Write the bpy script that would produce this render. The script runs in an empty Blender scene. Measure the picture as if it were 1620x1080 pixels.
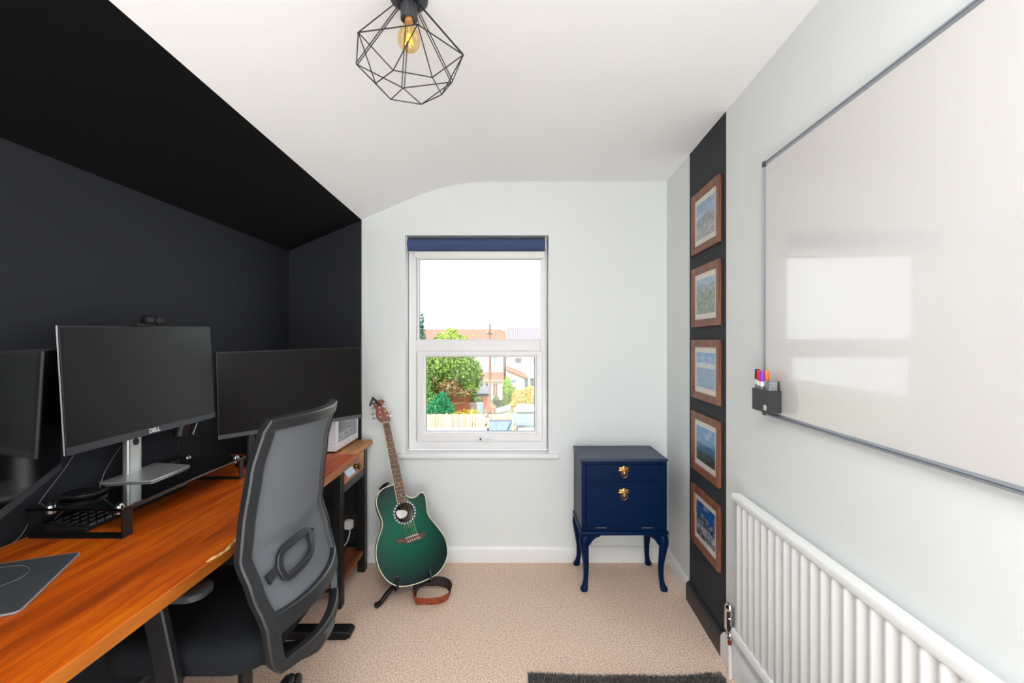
import bpy, bmesh, math, random
from mathutils import Vector, Matrix
from mathutils.geometry import intersect_line_plane

SC = bpy.context.scene
COL = SC.collection
random.seed(7)
H = 1.334            # eye height above the carpet
PI = math.pi

# ------------------------------------------------------------------ camera, sky, sun, lamps, exposure
cam_d = bpy.data.cameras.new('camera')
cam_d.sensor_width = 36.0
cam_d.lens = 16.0
cam_d.clip_start = 0.02
cam_d.clip_end = 300
cam = bpy.data.objects.new('camera', cam_d)
cam.location = (0, 0, H)
cam.rotation_euler = (PI / 2, 0, 0)
COL.objects.link(cam)
SC.camera = cam

SC.view_settings.view_transform = 'Standard'
SC.view_settings.look = 'None'
SC.view_settings.gamma = 1.0
SC.view_settings.use_curve_mapping = False
SC.view_settings.exposure = 0.06

SKY_STRENGTH = 3.0
wd = bpy.data.worlds.new('sky')
SC.world = wd
wd.use_nodes = True
wn = wd.node_tree.nodes
wl = wd.node_tree.links
wn.clear()
w_out = wn.new('ShaderNodeOutputWorld')
w_bg = wn.new('ShaderNodeBackground')
w_tc = wn.new('ShaderNodeTexCoord')
w_no = wn.new('ShaderNodeTexNoise')
w_no.inputs['Scale'].default_value = 2.2
w_no.inputs['Detail'].default_value = 5
w_rp = wn.new('ShaderNodeValToRGB')
w_rp.color_ramp.elements[0].position = 0.35
w_rp.color_ramp.elements[0].color = (0.80, 0.90, 1.0, 1)
w_rp.color_ramp.elements[1].position = 0.6
w_rp.color_ramp.elements[1].color = (1.0, 1.0, 1.0, 1)
wl.new(w_tc.outputs['Generated'], w_no.inputs['Vector'])
wl.new(w_no.outputs['Fac'], w_rp.inputs['Fac'])
wl.new(w_rp.outputs['Color'], w_bg.inputs['Color'])
w_bg.inputs['Strength'].default_value = SKY_STRENGTH
wl.new(w_bg.outputs['Background'], w_out.inputs['Surface'])


def area_light(name, loc, target, sx, sy, watts, col):
    d = bpy.data.lights.new(name, 'AREA')
    d.shape = 'RECTANGLE'
    d.size = sx
    d.size_y = sy
    d.energy = watts
    d.color = col
    o = bpy.data.objects.new(name, d)
    o.location = loc
    o.rotation_euler = (Vector(target) - Vector(loc)).to_track_quat('-Z', 'Y').to_euler()
    COL.objects.link(o)
    return o


sun_d = bpy.data.lights.new('sun', 'SUN')
sun_d.energy = 2.2
sun_d.angle = 0.01
sun_d.color = (1.0, 0.95, 0.87)
sun = bpy.data.objects.new('sun', sun_d)
sun.rotation_euler = Vector((0.55, 0.75, -0.65)).to_track_quat('-Z', 'Y').to_euler()
sun.location = (-10, -12, 12)
COL.objects.link(sun)

# unseen area lights added behind, above and below the camera to fill the room
area_light('rear_fill', (-0.35, -1.2, 1.4), (0.1, 2.0, 1.6), 1.7, 1.4, 18, (0.95, 0.985, 1.0))
area_light('overhead_fill', (-0.15, 0.15, 2.285), (-0.1, 0.55, 0.0), 1.3, 1.1, 53, (0.95, 0.985, 1.0))  # added fill from overhead, brightens carpet and desk
area_light('upward_fill', (0.1, -0.75, 0.5), (-0.1, 0.5, 2.3), 1.3, 0.9, 37, (0.94, 0.98, 1.0))  # added fill aimed up, brightens the ceiling
SC.cycles.diffuse_bounces = 8
SC.cycles.max_bounces = 14


# ------------------------------------------------------------------ materials
def lin(c):
    out = []
    for v in c[:3]:
        v = v / 255.0
        out.append(v / 12.92 if v <= 0.04045 else ((v + 0.055) / 1.055) ** 2.4)
    return (out[0], out[1], out[2], 1.0)


def mat(name, rgb, rough=0.6, metal=0.0, spec=0.5, bump=None, vary=None, coat=0.0, trans=0.0, emis=None, coat_rough=0.05):
    """bump = (scale, strength[, distance]); vary = (scale, rgb2[, lo, hi]) noise mix to a second colour"""
    m = bpy.data.materials.new(name)
    m.use_nodes = True
    nt = m.node_tree
    b = nt.nodes['Principled BSDF']
    b.inputs['Base Color'].default_value = lin(rgb)
    b.inputs['Roughness'].default_value = rough
    b.inputs['Metallic'].default_value = metal
    b.inputs['Specular IOR Level'].default_value = spec
    b.inputs['Coat Weight'].default_value = coat
    b.inputs['Coat Roughness'].default_value = coat_rough
    b.inputs['Transmission Weight'].default_value = trans
    if emis:
        b.inputs['Emission Color'].default_value = lin(emis[0])
        b.inputs['Emission Strength'].default_value = emis[1]
    if bump or vary:
        tc = nt.nodes.new('ShaderNodeTexCoord')
    if vary:
        n = nt.nodes.new('ShaderNodeTexNoise')
        n.inputs['Detail'].default_value = 4
        sc = vary[0]
        if isinstance(sc, (tuple, list)):
            mp = nt.nodes.new('ShaderNodeMapping')
            mp.inputs['Scale'].default_value = sc
            nt.links.new(tc.outputs['Object'], mp.inputs['Vector'])
            nt.links.new(mp.outputs['Vector'], n.inputs['Vector'])
            n.inputs['Scale'].default_value = 1.0
        else:
            n.inputs['Scale'].default_value = sc
            nt.links.new(tc.outputs['Object'], n.inputs['Vector'])
        r = nt.nodes.new('ShaderNodeValToRGB')
        r.color_ramp.elements[0].position = vary[2] if len(vary) > 2 else 0.35
        r.color_ramp.elements[1].position = vary[3] if len(vary) > 3 else 0.65
        r.color_ramp.elements[0].color = lin(rgb)
        r.color_ramp.elements[1].color = lin(vary[1])
        nt.links.new(n.outputs['Fac'], r.inputs['Fac'])
        nt.links.new(r.outputs['Color'], b.inputs['Base Color'])
    if bump:
        n2 = nt.nodes.new('ShaderNodeTexNoise')
        n2.inputs['Scale'].default_value = bump[0]
        n2.inputs['Detail'].default_value = 3
        nt.links.new(tc.outputs['Object'], n2.inputs['Vector'])
        bp = nt.nodes.new('ShaderNodeBump')
        bp.inputs['Strength'].default_value = bump[1]
        bp.inputs['Distance'].default_value = bump[2] if len(bump) > 2 else 0.002
        nt.links.new(n2.outputs['Fac'], bp.inputs['Height'])
        nt.links.new(bp.outputs['Normal'], b.inputs['Normal'])
    return m


def wood(name, dark, mid, light, scale=(26, 1.6, 26), rough=0.35, coat=0.0, knots=True):
    m = bpy.data.materials.new(name)
    m.use_nodes = True
    nt = m.node_tree
    b = nt.nodes['Principled BSDF']
    b.inputs['Roughness'].default_value = rough
    b.inputs['Coat Weight'].default_value = coat
    b.inputs['Coat Roughness'].default_value = 0.18
    tc = nt.nodes.new('ShaderNodeTexCoord')
    mp = nt.nodes.new('ShaderNodeMapping')
    mp.inputs['Scale'].default_value = scale
    nt.links.new(tc.outputs['Object'], mp.inputs['Vector'])
    n = nt.nodes.new('ShaderNodeTexNoise')
    n.inputs['Scale'].default_value = 1.0
    n.inputs['Detail'].default_value = 7
    n.inputs['Roughness'].default_value = 0.62
    n.inputs['Distortion'].default_value = 0.6
    nt.links.new(mp.outputs['Vector'], n.inputs['Vector'])
    mp2 = nt.nodes.new('ShaderNodeMapping')
    mp2.inputs['Scale'].default_value = (scale[0] * 0.22, scale[1] * 0.6, scale[2] * 0.22)
    nt.links.new(tc.outputs['Object'], mp2.inputs['Vector'])
    n2 = nt.nodes.new('ShaderNodeTexNoise')
    n2.inputs['Scale'].default_value = 1.0
    n2.inputs['Detail'].default_value = 2
    nt.links.new(mp2.outputs['Vector'], n2.inputs['Vector'])
    mx = nt.nodes.new('ShaderNodeMath')
    mx.operation = 'MULTIPLY_ADD'
    mx.inputs[1].default_value = 0.68
    nt.links.new(n.outputs['Fac'], mx.inputs[0])
    ml = nt.nodes.new('ShaderNodeMath')
    ml.operation = 'MULTIPLY'
    ml.inputs[1].default_value = 0.32
    nt.links.new(n2.outputs['Fac'], ml.inputs[0])
    nt.links.new(ml.outputs[0], mx.inputs[2])
    r = nt.nodes.new('ShaderNodeValToRGB')
    e = r.color_ramp.elements
    e[0].position = 0.36
    e[0].color = lin(dark)
    e[1].position = 0.64
    e[1].color = lin(light)
    k = e.new(0.5)
    k.color = lin(mid)
    nt.links.new(mx.outputs[0], r.inputs['Fac'])
    nt.links.new(r.outputs['Color'], b.inputs['Base Color'])
    bp = nt.nodes.new('ShaderNodeBump')
    bp.inputs['Strength'].default_value = 0.12
    bp.inputs['Distance'].default_value = 0.001
    nt.links.new(n.outputs['Fac'], bp.inputs['Height'])
    nt.links.new(bp.outputs['Normal'], b.inputs['Normal'])
    return m


def thin_glass(name, tint=(255, 255, 255), gloss=0.06, rough=0.0, opacity=1.0):
    m = bpy.data.materials.new(name)
    m.use_nodes = True
    nt = m.node_tree
    nt.nodes.clear()
    out = nt.nodes.new('ShaderNodeOutputMaterial')
    t = nt.nodes.new('ShaderNodeBsdfTransparent')
    t.inputs['Color'].default_value = lin(tint)
    g = nt.nodes.new('ShaderNodeBsdfGlossy')
    g.inputs['Roughness'].default_value = rough
    f = nt.nodes.new('ShaderNodeFresnel')
    f.inputs['IOR'].default_value = 1.5
    mul = nt.nodes.new('ShaderNodeMath')
    mul.operation = 'MULTIPLY'
    mul.inputs[1].default_value = gloss
    nt.links.new(f.outputs[0], mul.inputs[0])
    mx = nt.nodes.new('ShaderNodeMixShader')
    nt.links.new(mul.outputs[0], mx.inputs['Fac'])
    nt.links.new(t.outputs[0], mx.inputs[1])
    nt.links.new(g.outputs[0], mx.inputs[2])
    nt.links.new(mx.outputs[0], out.inputs['Surface'])
    return m


def leaf_mat(name, dark, light):
    m = mat(name, dark, rough=0.7, spec=0.2)
    nt = m.node_tree
    b = nt.nodes['Principled BSDF']
    g = nt.nodes.new('ShaderNodeNewGeometry')
    r = nt.nodes.new('ShaderNodeValToRGB')
    r.color_ramp.elements[0].color = lin(dark)
    r.color_ramp.elements[1].color = lin(light)
    nt.links.new(g.outputs['Random Per Island'], r.inputs['Fac'])
    nt.links.new(r.outputs['Color'], b.inputs['Base Color'])
    return m


M = {}
M['wall'] = mat('wall_paint', (226, 230, 229), 0.75, bump=(60, 0.05), spec=0.3)
M['ceil'] = mat('ceiling_paint', (244, 244, 244), 0.85, bump=(40, 0.04), spec=0.2)
M['navy'] = mat('dark_wall_paint', (31, 33, 39), 0.7, bump=(60, 0.06), spec=0.3)
M['blackceil'] = mat('black_ceiling_paint', (11, 11, 12), 0.9, spec=0.15)
M['strip'] = mat('charcoal_wall_paint', (48, 51, 55), 0.75, bump=(60, 0.05), spec=0.3)
M['gloss_white'] = mat('white_gloss', (234, 234, 233), 0.3)
M['skirt_dark'] = mat('charcoal_gloss', (40, 41, 43), 0.4)
M['upvc'] = mat('white_upvc', (229, 227, 228), 0.28)
M['gasket'] = mat('grey_gasket', (70, 72, 76), 0.6)
M['carpet'] = mat('carpet', (250, 224, 205), 0.95, bump=(160, 0.5, 0.005), vary=(150, (190, 160, 140), 0.40, 0.66), spec=0.05)
M['blind'] = mat('navy_blind_fabric', (62, 76, 118), 0.8, bump=(500, 0.2))
M['white_plastic'] = mat('white_plastic', (232, 230, 228), 0.4)
M['black_plastic'] = mat('black_plastic', (22, 22, 24), 0.45)
M['black_metal'] = mat('black_metal', (18, 18, 20), 0.4, spec=0.4)
M['dark_grey'] = mat('dark_grey_plastic', (58, 61, 64), 0.5)
M['chrome'] = mat('chrome', (225, 225, 228), 0.12, metal=1.0)
M['silver'] = mat('brushed_silver', (200, 202, 204), 0.3, metal=0.85)
M['screen'] = mat('screen', (13, 11, 10), 0.34, spec=0.32)
M['screen_gloss'] = mat('glossy_screen', (5, 5, 7), 0.10, spec=0.28)
M['logo'] = mat('logo_white', (225, 225, 225), 0.5)
M['desk'] = wood('varnished_desk_wood', (142, 54, 0), (190, 80, 0), (222, 114, 6), (42, 2.6, 42), 0.45, 0.1)
M['console_top'] = wood('console_wood', (150, 92, 45), (190, 126, 66), (215, 158, 96), (30, 3, 30), 0.45)
M['console_shelf'] = wood('shelf_wood', (90, 40, 16), (140, 72, 34), (178, 104, 58), (34, 3, 34), 0.4)
M['frame_wood'] = wood('picture_frame_wood', (92, 52, 34), (128, 78, 54), (152, 98, 70), (60, 60, 6), 0.5)
M['glass_sheet'] = thin_glass('window_glass', (252, 254, 253), 0.25)
M['glass_shelf'] = thin_glass('smoked_glass', (120, 130, 130), 2.2)

# ------------------------------------------------------------------ mesh helpers (all coordinates are world metres)
WO = {}                       # world origin of every parent


def V(*a):
    return Vector(a)


def P(px, py, Y):
    """photo pixel at depth Y -> world point"""
    return V((px - 810) / 720 * Y, Y, H - (py - 540) / 720 * Y)


def nb():
    return bmesh.new()


def box(bm, x0, x1, y0, y1, z0, z1, f=None):
    pts = [(x0, y0, z0), (x1, y0, z0), (x1, y1, z0), (x0, y1, z0), (x0, y0, z1), (x1, y0, z1), (x1, y1, z1), (x0, y1, z1)]
    vs = [bm.verts.new(f(*p) if f else p) for p in pts]
    for q in ((0, 3, 2, 1), (4, 5, 6, 7), (0, 1, 5, 4), (1, 2, 6, 5), (2, 3, 7, 6), (3, 0, 4, 7)):
        bm.faces.new([vs[i] for i in q])
    return vs


def basis(d):
    d = d.normalized()
    u = d.cross(V(0, 0, 1))
    if u.length < 1e-4:
        u = V(1, 0, 0)
    u.normalize()
    return u, d.cross(u).normalized()


def loft(bm, rings, cap=True, closed=False):
    """rings: lists of points, all the same length"""
    R = [[bm.verts.new(p) for p in r] for r in rings]
    n = len(R[0])
    m = len(R)
    for i in range(m if closed else m - 1):
        a, b = R[i], R[(i + 1) % m]
        for j in range(n):
            k = (j + 1) % n
            bm.faces.new((a[j], a[k], b[k], b[j]))
    if cap and not closed:
        bm.faces.new(list(reversed(R[0])))
        bm.faces.new(R[-1])
    return R


def cyl(bm, p0, p1, r0, r1=None, n=16):
    p0, p1 = Vector(p0), Vector(p1)
    r1 = r0 if r1 is None else r1
    u, v = basis(p1 - p0)
    rings = []
    for p, r in ((p0, r0), (p1, r1)):
        rings.append([p + (u * math.cos(2 * PI * k / n) + v * math.sin(2 * PI * k / n)) * r for k in range(n)])
    loft(bm, rings)


def lathe(bm, c, axis, prof, n=24):
    """prof: (distance along axis, radius)"""
    c = Vector(c)
    axis = Vector(axis).normalized()
    u, v = basis(axis)
    rings = []
    for h, r in prof:
        r = max(r, 1e-4)
        rings.append([c + axis * h + (u * math.cos(2 * PI * k / n) + v * math.sin(2 * PI * k / n)) * r for k in range(n)])
    loft(bm, rings)


def sweep(bm, pts, r, n=8, closed=False, up=None, sq=None):
    """tube along pts; r number or list; sq=(half_a, half_b) sweeps a rounded rectangle whose b side follows 'up' (vector or list)"""
    pts = [Vector(p) for p in pts]
    m = len(pts)
    rings = []
    pu = None
    for i, p in enumerate(pts):
        if closed:
            t = pts[(i + 1) % m] - pts[i - 1]
        else:
            t = pts[min(i + 1, m - 1)] - pts[max(i - 1, 0)]
        t.normalize()
        if up is not None:
            w = Vector(up[i] if isinstance(up, list) else up)
            a = t.cross(w)
            if a.length < 1e-5:
                a = basis(t)[0]
            a.normalize()
            b = a.cross(t).normalized()
        else:
            if pu is None:
                a = basis(t)[0]
            else:
                a = pu - t * pu.dot(t)
                if a.length < 1e-5:
                    a = basis(t)[0]
                a.normalize()
            b = t.cross(a).normalized()
        pu = a
        if sq:
            s = sq[i] if isinstance(sq, list) else sq
            ha, hb = s
            c = 0.3 * min(ha, hb)
            rings.append([p + a * x + b * y for x, y in ((ha, -hb + c), (ha, hb - c), (ha - c, hb), (-ha + c, hb), (-ha, hb - c), (-ha, -hb + c), (-ha + c, -hb), (ha - c, -hb))])
        else:
            rr = r[i] if isinstance(r, (list, tuple)) else r
            rings.append([p + (a * math.cos(2 * PI * k / n) + b * math.sin(2 * PI * k / n)) * rr for k in range(n)])
    loft(bm, rings, closed=closed)


def cr(pts, k=6, closed=False):
    """Catmull-Rom through points"""
    pts = [Vector(p) for p in pts]
    m = len(pts)
    out = []
    for i in range(m if closed else m - 1):
        if closed:
            p0, p1, p2, p3 = pts[i - 1], pts[i], pts[(i + 1) % m], pts[(i + 2) % m]
        else:
            p0, p1, p2, p3 = pts[max(i - 1, 0)], pts[i], pts[i + 1], pts[min(i + 2, m - 1)]
        for j in range(k):
            t = j / k
            out.append(0.5 * ((2 * p1) + (p2 - p0) * t + (2 * p0 - 5 * p1 + 4 * p2 - p3) * t * t + (3 * p1 - p0 - 3 * p2 + p3) * t ** 3))
    if not closed:
        out.append(pts[-1])
    return out


def prism(bm, outline, thick, M4=None):
    """outline: 2D points, extruded 0..thick along local z, then transformed by M4"""
    def tr(x, y, z):
        v = V(x, y, z)
        return M4 @ v if M4 else v
    loft(bm, [[tr(p[0], p[1], 0) for p in outline], [tr(p[0], p[1], thick) for p in outline]])


def rrect(x0, x1, y0, y1, r, k=5):
    out = []
    for cx, cy, a0 in ((x1 - r, y1 - r, 0), (x0 + r, y1 - r, 90), (x0 + r, y0 + r, 180), (x1 - r, y0 + r, 270)):
        for i in range(k + 1):
            a = math.radians(a0 + 90 * i / k)
            out.append((cx + r * math.cos(a), cy + r * math.sin(a)))
    return out


def frame4(o, u, v):
    """matrix with local x=u, y=v, z=u x v at origin o"""
    u = Vector(u).normalized()
    v = Vector(v)
    v = (v - u * v.dot(u)).normalized()
    n = u.cross(v)
    m = Matrix((u, v, n)).transposed().to_4x4()
    m.translation = Vector(o)
    return m


def ball(bm, c, r, sub=2, scale=(1, 1, 1)):
    bmesh.ops.create_icosphere(bm, subdivisions=sub, radius=r, matrix=Matrix.Translation(c) @ Matrix.Diagonal((*scale, 1)))


def root_world(o):
    return WO.get(o.name, V(0, 0, 0)) if o else V(0, 0, 0)


def obj(name, bm, m, parent=None, bevel=0.0, smooth=35, recalc=True, at=None, seg=2):
    """link bm as ONE object; world coordinates, re-based on the parent (or on 'at')"""
    base = root_world(parent) if at is None else Vector(at)
    if recalc:
        bmesh.ops.recalc_face_normals(bm, faces=bm.faces)
    bmesh.ops.translate(bm, verts=bm.verts, vec=-base)
    me = bpy.data.meshes.new(name)
    bm.to_mesh(me)
    bm.free()
    for x in (m if isinstance(m, (list, tuple)) else [m]):
        me.materials.append(x)
    if smooth:
        for p in me.polygons:
            p.use_smooth = True
        me.set_sharp_from_angle(angle=math.radians(smooth))
    o = bpy.data.objects.new(name, me)
    COL.objects.link(o)
    if parent:
        o.parent = parent
        o.location = base - root_world(parent)
    else:
        o.location = base
    WO[o.name] = base
    if bevel:
        b = o.modifiers.new('bevel', 'BEVEL')
        b.width = bevel
        b.segments = seg
        b.limit_method = 'ANGLE'
        b.angle_limit = math.radians(40)
    return o


def tag(o, label=None, cat=None, group=None, kind=None):
    if label:
        o['label'] = label
    if cat:
        o['category'] = cat
    if group:
        o['group'] = group
    if kind:
        o['kind'] = kind
    return o


def thing(name, label, cat, loc=(0, 0, 0), group=None):
    o = bpy.data.objects.new(name, None)
    o.empty_display_size = 0.05
    o.location = loc
    COL.objects.link(o)
    WO[o.name] = Vector(loc)
    return tag(o, label, cat, group)


def bx(name, m, parent, x0, x1, y0, y1, z0, z1, bevel=0.0, f=None, seg=2):
    bm = nb()
    box(bm, x0, x1, y0, y1, z0, z1, f)
    return obj(name, bm, m, parent, bevel, seg=seg)


def text_mesh(name, s, size, depth, m, M4, parent):
    cu = bpy.data.curves.new(name + '_curve', 'FONT')
    cu.body = s
    cu.size = size
    cu.extrude = depth
    cu.align_x = 'CENTER'
    cu.align_y = 'CENTER'
    cu.offset = 0.0006
    t = bpy.data.objects.new(name + '_tmp', cu)
    me = bpy.data.meshes.new_from_object(t)
    bpy.data.objects.remove(t)
    bm = nb()
    bm.from_mesh(me)
    bpy.data.meshes.remove(me)
    bmesh.ops.transform(bm, matrix=M4, verts=bm.verts)
    return obj(name, bm, m, parent, smooth=0, recalc=False)


def copy_tree(o, parent=None):
    c = o.copy()
    COL.objects.link(c)
    c.parent = parent
    WO[c.name] = WO.get(o.name, V(0, 0, 0))
    for ch in list(o.children):
        copy_tree(ch, c)
    return c


# ------------------------------------------------------------------ the room
YB = 2.76                      # back wall
YR = -1.4                      # wall behind the camera
ZC = 2.304                     # flat ceiling


def XR(Y):
    return 0.8176 + 0.044 * Y   # plane of the whiteboard wall


def XL(Y):
    return -1.372 + 0.007 * Y   # plane of the desk wall


def WR(Y, out, z):
    return V(XR(Y) - out, Y, z)


def struct(name, bm, m, parent=None, **k):
    o = obj(name, bm, m, parent, **k)
    if parent is None:
        o['kind'] = 'structure'
    return o


def quad(bm, pts, mi=0):
    f = bm.faces.new([bm.verts.new(p) for p in pts])
    f.material_index = mi
    return f


bm = nb()
box(bm, -1.6, 1.1, YR - 0.1, YB + 0.25, -0.12, 0.0)
struct('floor', bm, M['carpet'], smooth=0)

# back wall with the window opening; the part beside the desk is painted dark
WX0, WX1, WZ0, WZ1 = -0.648, 0.2223, 0.632, 1.978
XD = -0.912
bm = nb()
n0 = 0
box(bm, -1.6, XD, YB, YB + 0.25, -0.1, 2.5)
for f in bm.faces:
    f.material_index = 1
box(bm, XD, WX0, YB, YB + 0.25, -0.1, 2.5)
box(bm, WX1, 1.2, YB, YB + 0.25, -0.1, 2.5)
box(bm, WX0, WX1, YB, YB + 0.25, -0.1, WZ0)
box(bm, WX0, WX1, YB, YB + 0.25, WZ1, 2.5)
struct('wall_back', bm, [M['wall'], M['navy']], smooth=0)

bm = nb()
box(bm, -1.6, 1.1, YR - 0.15, YR, -0.1, 2.5)
struct('wall_rear', bm, M['wall'], smooth=0)

bm = nb()
box(bm, -0.12, 0.0, YR - 0.15, YB + 0.25, -0.1, 2.5, lambda x, y, z: V(XL(y) + x, y, z))
struct('wall_left', bm, M['navy'], smooth=0)

SY0, SY1 = 1.916, 2.361         # the charcoal strip
bm = nb()
for y0, y1, mi in ((YR - 0.15, SY0, 0), (SY0, SY1, 1), (SY1, YB + 0.25, 0)):
    k = len(bm.faces)
    box(bm, y0, y1, -0.12, 0.0, -0.1, 2.5, lambda y, o, z: WR(y, o, z))
    bm.faces.ensure_lookup_table()
    for f in bm.faces[k:]:
        f.material_index = mi
struct('wall_right', bm, [M['wall'], M['strip']], smooth=0)


# ceiling: flat, then rounded into the slope that comes down to the desk wall
def zs(x):
    return 1.882 + 0.43 * (x + 1.353)


prof = [(-1.6, zs(-1.6), 1), (None, None, 1)]
a0, a1, a2 = V(-0.62, 0, zs(-0.62)), V(-0.372, 0, ZC), V(-0.12, 0, ZC)
curve = []
for i in range(11):
    t = i / 10
    q = a0 * (1 - t) ** 2 + a1 * 2 * t * (1 - t) + a2 * t * t
    curve.append((q.x, q.z, 0))
prof = prof + curve + [(1.15, ZC, 0)]
bm = nb()
rows = []
for y in (YR - 0.15, YB + 0.25):
    xb = -0.87 - 0.0152 * y
    row = []
    for x, z, mi in prof:
        if x is None:
            x, z = xb, zs(xb)
        row.append((x, y, z))
    rows.append(row)
lo = [[bm.verts.new(p) for p in r] for r in rows]
hi = [[bm.verts.new((p[0], p[1], 2.6)) for p in r] for r in rows]
for i in range(len(prof) - 1):
    f = bm.faces.new((lo[0][i], lo[0][i + 1], lo[1][i + 1], lo[1][i]))
    f.material_index = 1 if i == 0 else 0
    bm.faces.new((hi[0][i], hi[1][i], hi[1][i + 1], hi[0][i + 1]))
    bm.faces.new((lo[0][i], hi[0][i], hi[0][i + 1], lo[0][i + 1]))
    bm.faces.new((lo[1][i], lo[1][i + 1], hi[1][i + 1], hi[1][i]))
bm.faces.new((lo[0][0], lo[1][0], hi[1][0], hi[0][0]))
bm.faces.new((lo[0][-1], hi[0][-1], hi[1][-1], lo[1][-1]))
struct('ceiling', bm, [M['ceil'], M['blackceil']], smooth=20)


# skirting boards: (height, thickness) with a small step on top
def skirt(name, m, f, a0, a1, t=0.015, h=0.095):
    bm = nb()
    pr = [(0, 0), (t, 0), (t, h - 0.018), (t * 0.75, h - 0.008), (t * 0.3, h), (0, h)]
    loft(bm, [[f(a, o, z) for o, z in pr] for a in (a0, a1)])
    return struct(name, bm, m)


skirt('baseboard_back', M['gloss_white'], lambda a, o, z: V(a, YB - o, z), XD, XR(YB) - 0.002)
skirt('baseboard_desk_corner', M['skirt_dark'], lambda a, o, z: V(a, YB - o, z), -1.35, XD)
skirt('baseboard_left', M['skirt_dark'], lambda a, o, z: V(XL(a) + o, a, z), YR, YB - 0.016)
skirt('baseboard_right', M['gloss_white'], lambda a, o, z: WR(a, o, z), SY1, YB - 0.016)
skirt('baseboard_strip', M['skirt_dark'], lambda a, o, z: WR(a, o, z), SY0 + 0.012, SY1, 0.02)
skirt('baseboard_near', M['gloss_white'], lambda a, o, z: WR(a, o, z), YR, SY0 + 0.012, 0.02, 0.105)

# ------------------------------------------------------------------ window_1
win = bpy.data.objects.new('window_1', None)
win.location = (-0.213, 2.84, WZ0)
win['kind'] = 'structure'
COL.objects.link(win)
WO[win.name] = win.location.copy()
YF = 2.84


def zw(py, Y=YF):
    return H - (py - 540) / 720 * Y


def xw(px, Y=YF):
    return (px - 810) / 720 * Y


def rect_frame(name, m, parent, x0, x1, z0, z1, w, y0, y1, bevel=0.004, ws=None):
    """mitred rectangular frame; w = member width (or ws = left,right,bottom,top)"""
    l, r, b, t = ws or (w, w, w, w)
    bm = nb()
    rings = []
    o = [(x0, z0), (x1, z0), (x1, z1), (x0, z1)]
    i = [(x0 + l, z0 + b), (x1 - r, z0 + b), (x1 - r, z1 - t), (x0 + l, z1 - t)]
    for k in range(4):
        rings.append([V(o[k][0], y0, o[k][1]), V(i[k][0], y0, i[k][1]), V(i[k][0], y1, i[k][1]), V(o[k][0], y1, o[k][1])])
    loft(bm, rings, closed=True)
    return obj(name, bm, m, parent, bevel)


fx0, fx1 = WX0 + 0.004, WX1 - 0.004
gu = (xw(662), xw(856), zw(537), zw(409))          # upper pane
rect_frame('frame', M['upvc'], win, fx0, fx1, WZ0 + 0.03, WZ1, 0, YF, YF + 0.07,
           ws=(0.046, 0.042, 0.05, 0.09))
bx('transom', M['upvc'], win, fx0 + 0.046, fx1 - 0.042, YF - 0.002, YF + 0.068, zw(559), zw(538), 0.004)
rect_frame('bead', M['upvc'], win, gu[0] - 0.012, gu[1] + 0.012, gu[2] - 0.01, gu[3] + 0.012, 0.012, YF + 0.012, YF + 0.05, 0.004)
rect_frame('gasket', M['gasket'], win, gu[0] - 0.002, gu[1] + 0.002, gu[2] - 0.002, gu[3] + 0.002, 0.004, YF + 0.03, YF + 0.045, 0)
bx('pane', M['glass_sheet'], win, gu[0] - 0.004, gu[1] + 0.004, YF + 0.036, YF + 0.040, gu[2] - 0.004, gu[3] + 0.004)
gl = (xw(673), xw(846), zw(683), zw(564))          # lower pane in its sash
sash = rect_frame('sash', M['upvc'], win, xw(660), xw(858.5), zw(698), zw(554.5), 0, YF - 0.014, YF + 0.05, 0.007,
                  ws=(gl[0] - xw(660) - 0.008, xw(858.5) - gl[1] - 0.008, gl[2] - zw(698) - 0.008, zw(554.5) - gl[3] - 0.008))
rect_frame('bead', M['upvc'], sash, gl[0] - 0.012, gl[1] + 0.012, gl[2] - 0.012, gl[3] + 0.012, 0.012, YF - 0.004, YF + 0.045, 0.004)
rect_frame('gasket', M['gasket'], sash, gl[0] - 0.002, gl[1] + 0.002, gl[2] - 0.002, gl[3] + 0.002, 0.004, YF + 0.02, YF + 0.035, 0)
bx('pane', M['glass_sheet'], sash, gl[0] - 0.004, gl[1] + 0.004, YF + 0.026, YF + 0.030, gl[2] - 0.004, gl[3] + 0.004)
# handle on the bottom rail of the sash
hx, hz = xw(760), zw(692)
hd = bx('handle', M['white_plastic'], sash, hx - 0.022, hx + 0.022, YF - 0.024, YF - 0.014, hz - 0.011, hz + 0.012, 0.003)
bm = nb()
sweep(bm, [(hx + 0.004, YF - 0.024, hz), (hx + 0.004, YF - 0.042, hz), (hx + 0.03, YF - 0.046, hz - 0.006), (hx + 0.075, YF - 0.044, hz - 0.012)], 0.006, 8)
obj('lever', bm, M['white_plastic'], hd)
bm = nb()
cyl(bm, (hx + 0.004, YF - 0.040, hz), (hx + 0.004, YF - 0.050, hz), 0.006, n=12)
obj('lock_button', bm, M['black_plastic'], hd)
for sx in (xw(652), xw(863.5)):
    bm = nb()
    cyl(bm, (sx, YF - 0.003, zw(707)), (sx, YF + 0.002, zw(707)), 0.006, n=12)
    obj('screw_cap', bm, M['white_plastic'], win)
bx('window_board', M['gloss_white'], win, xw(630, 2.73), xw(885, 2.73), 2.722, YF + 0.01, WZ0 + 0.0, WZ0 + 0.026, 0.007, seg=3)

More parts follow.
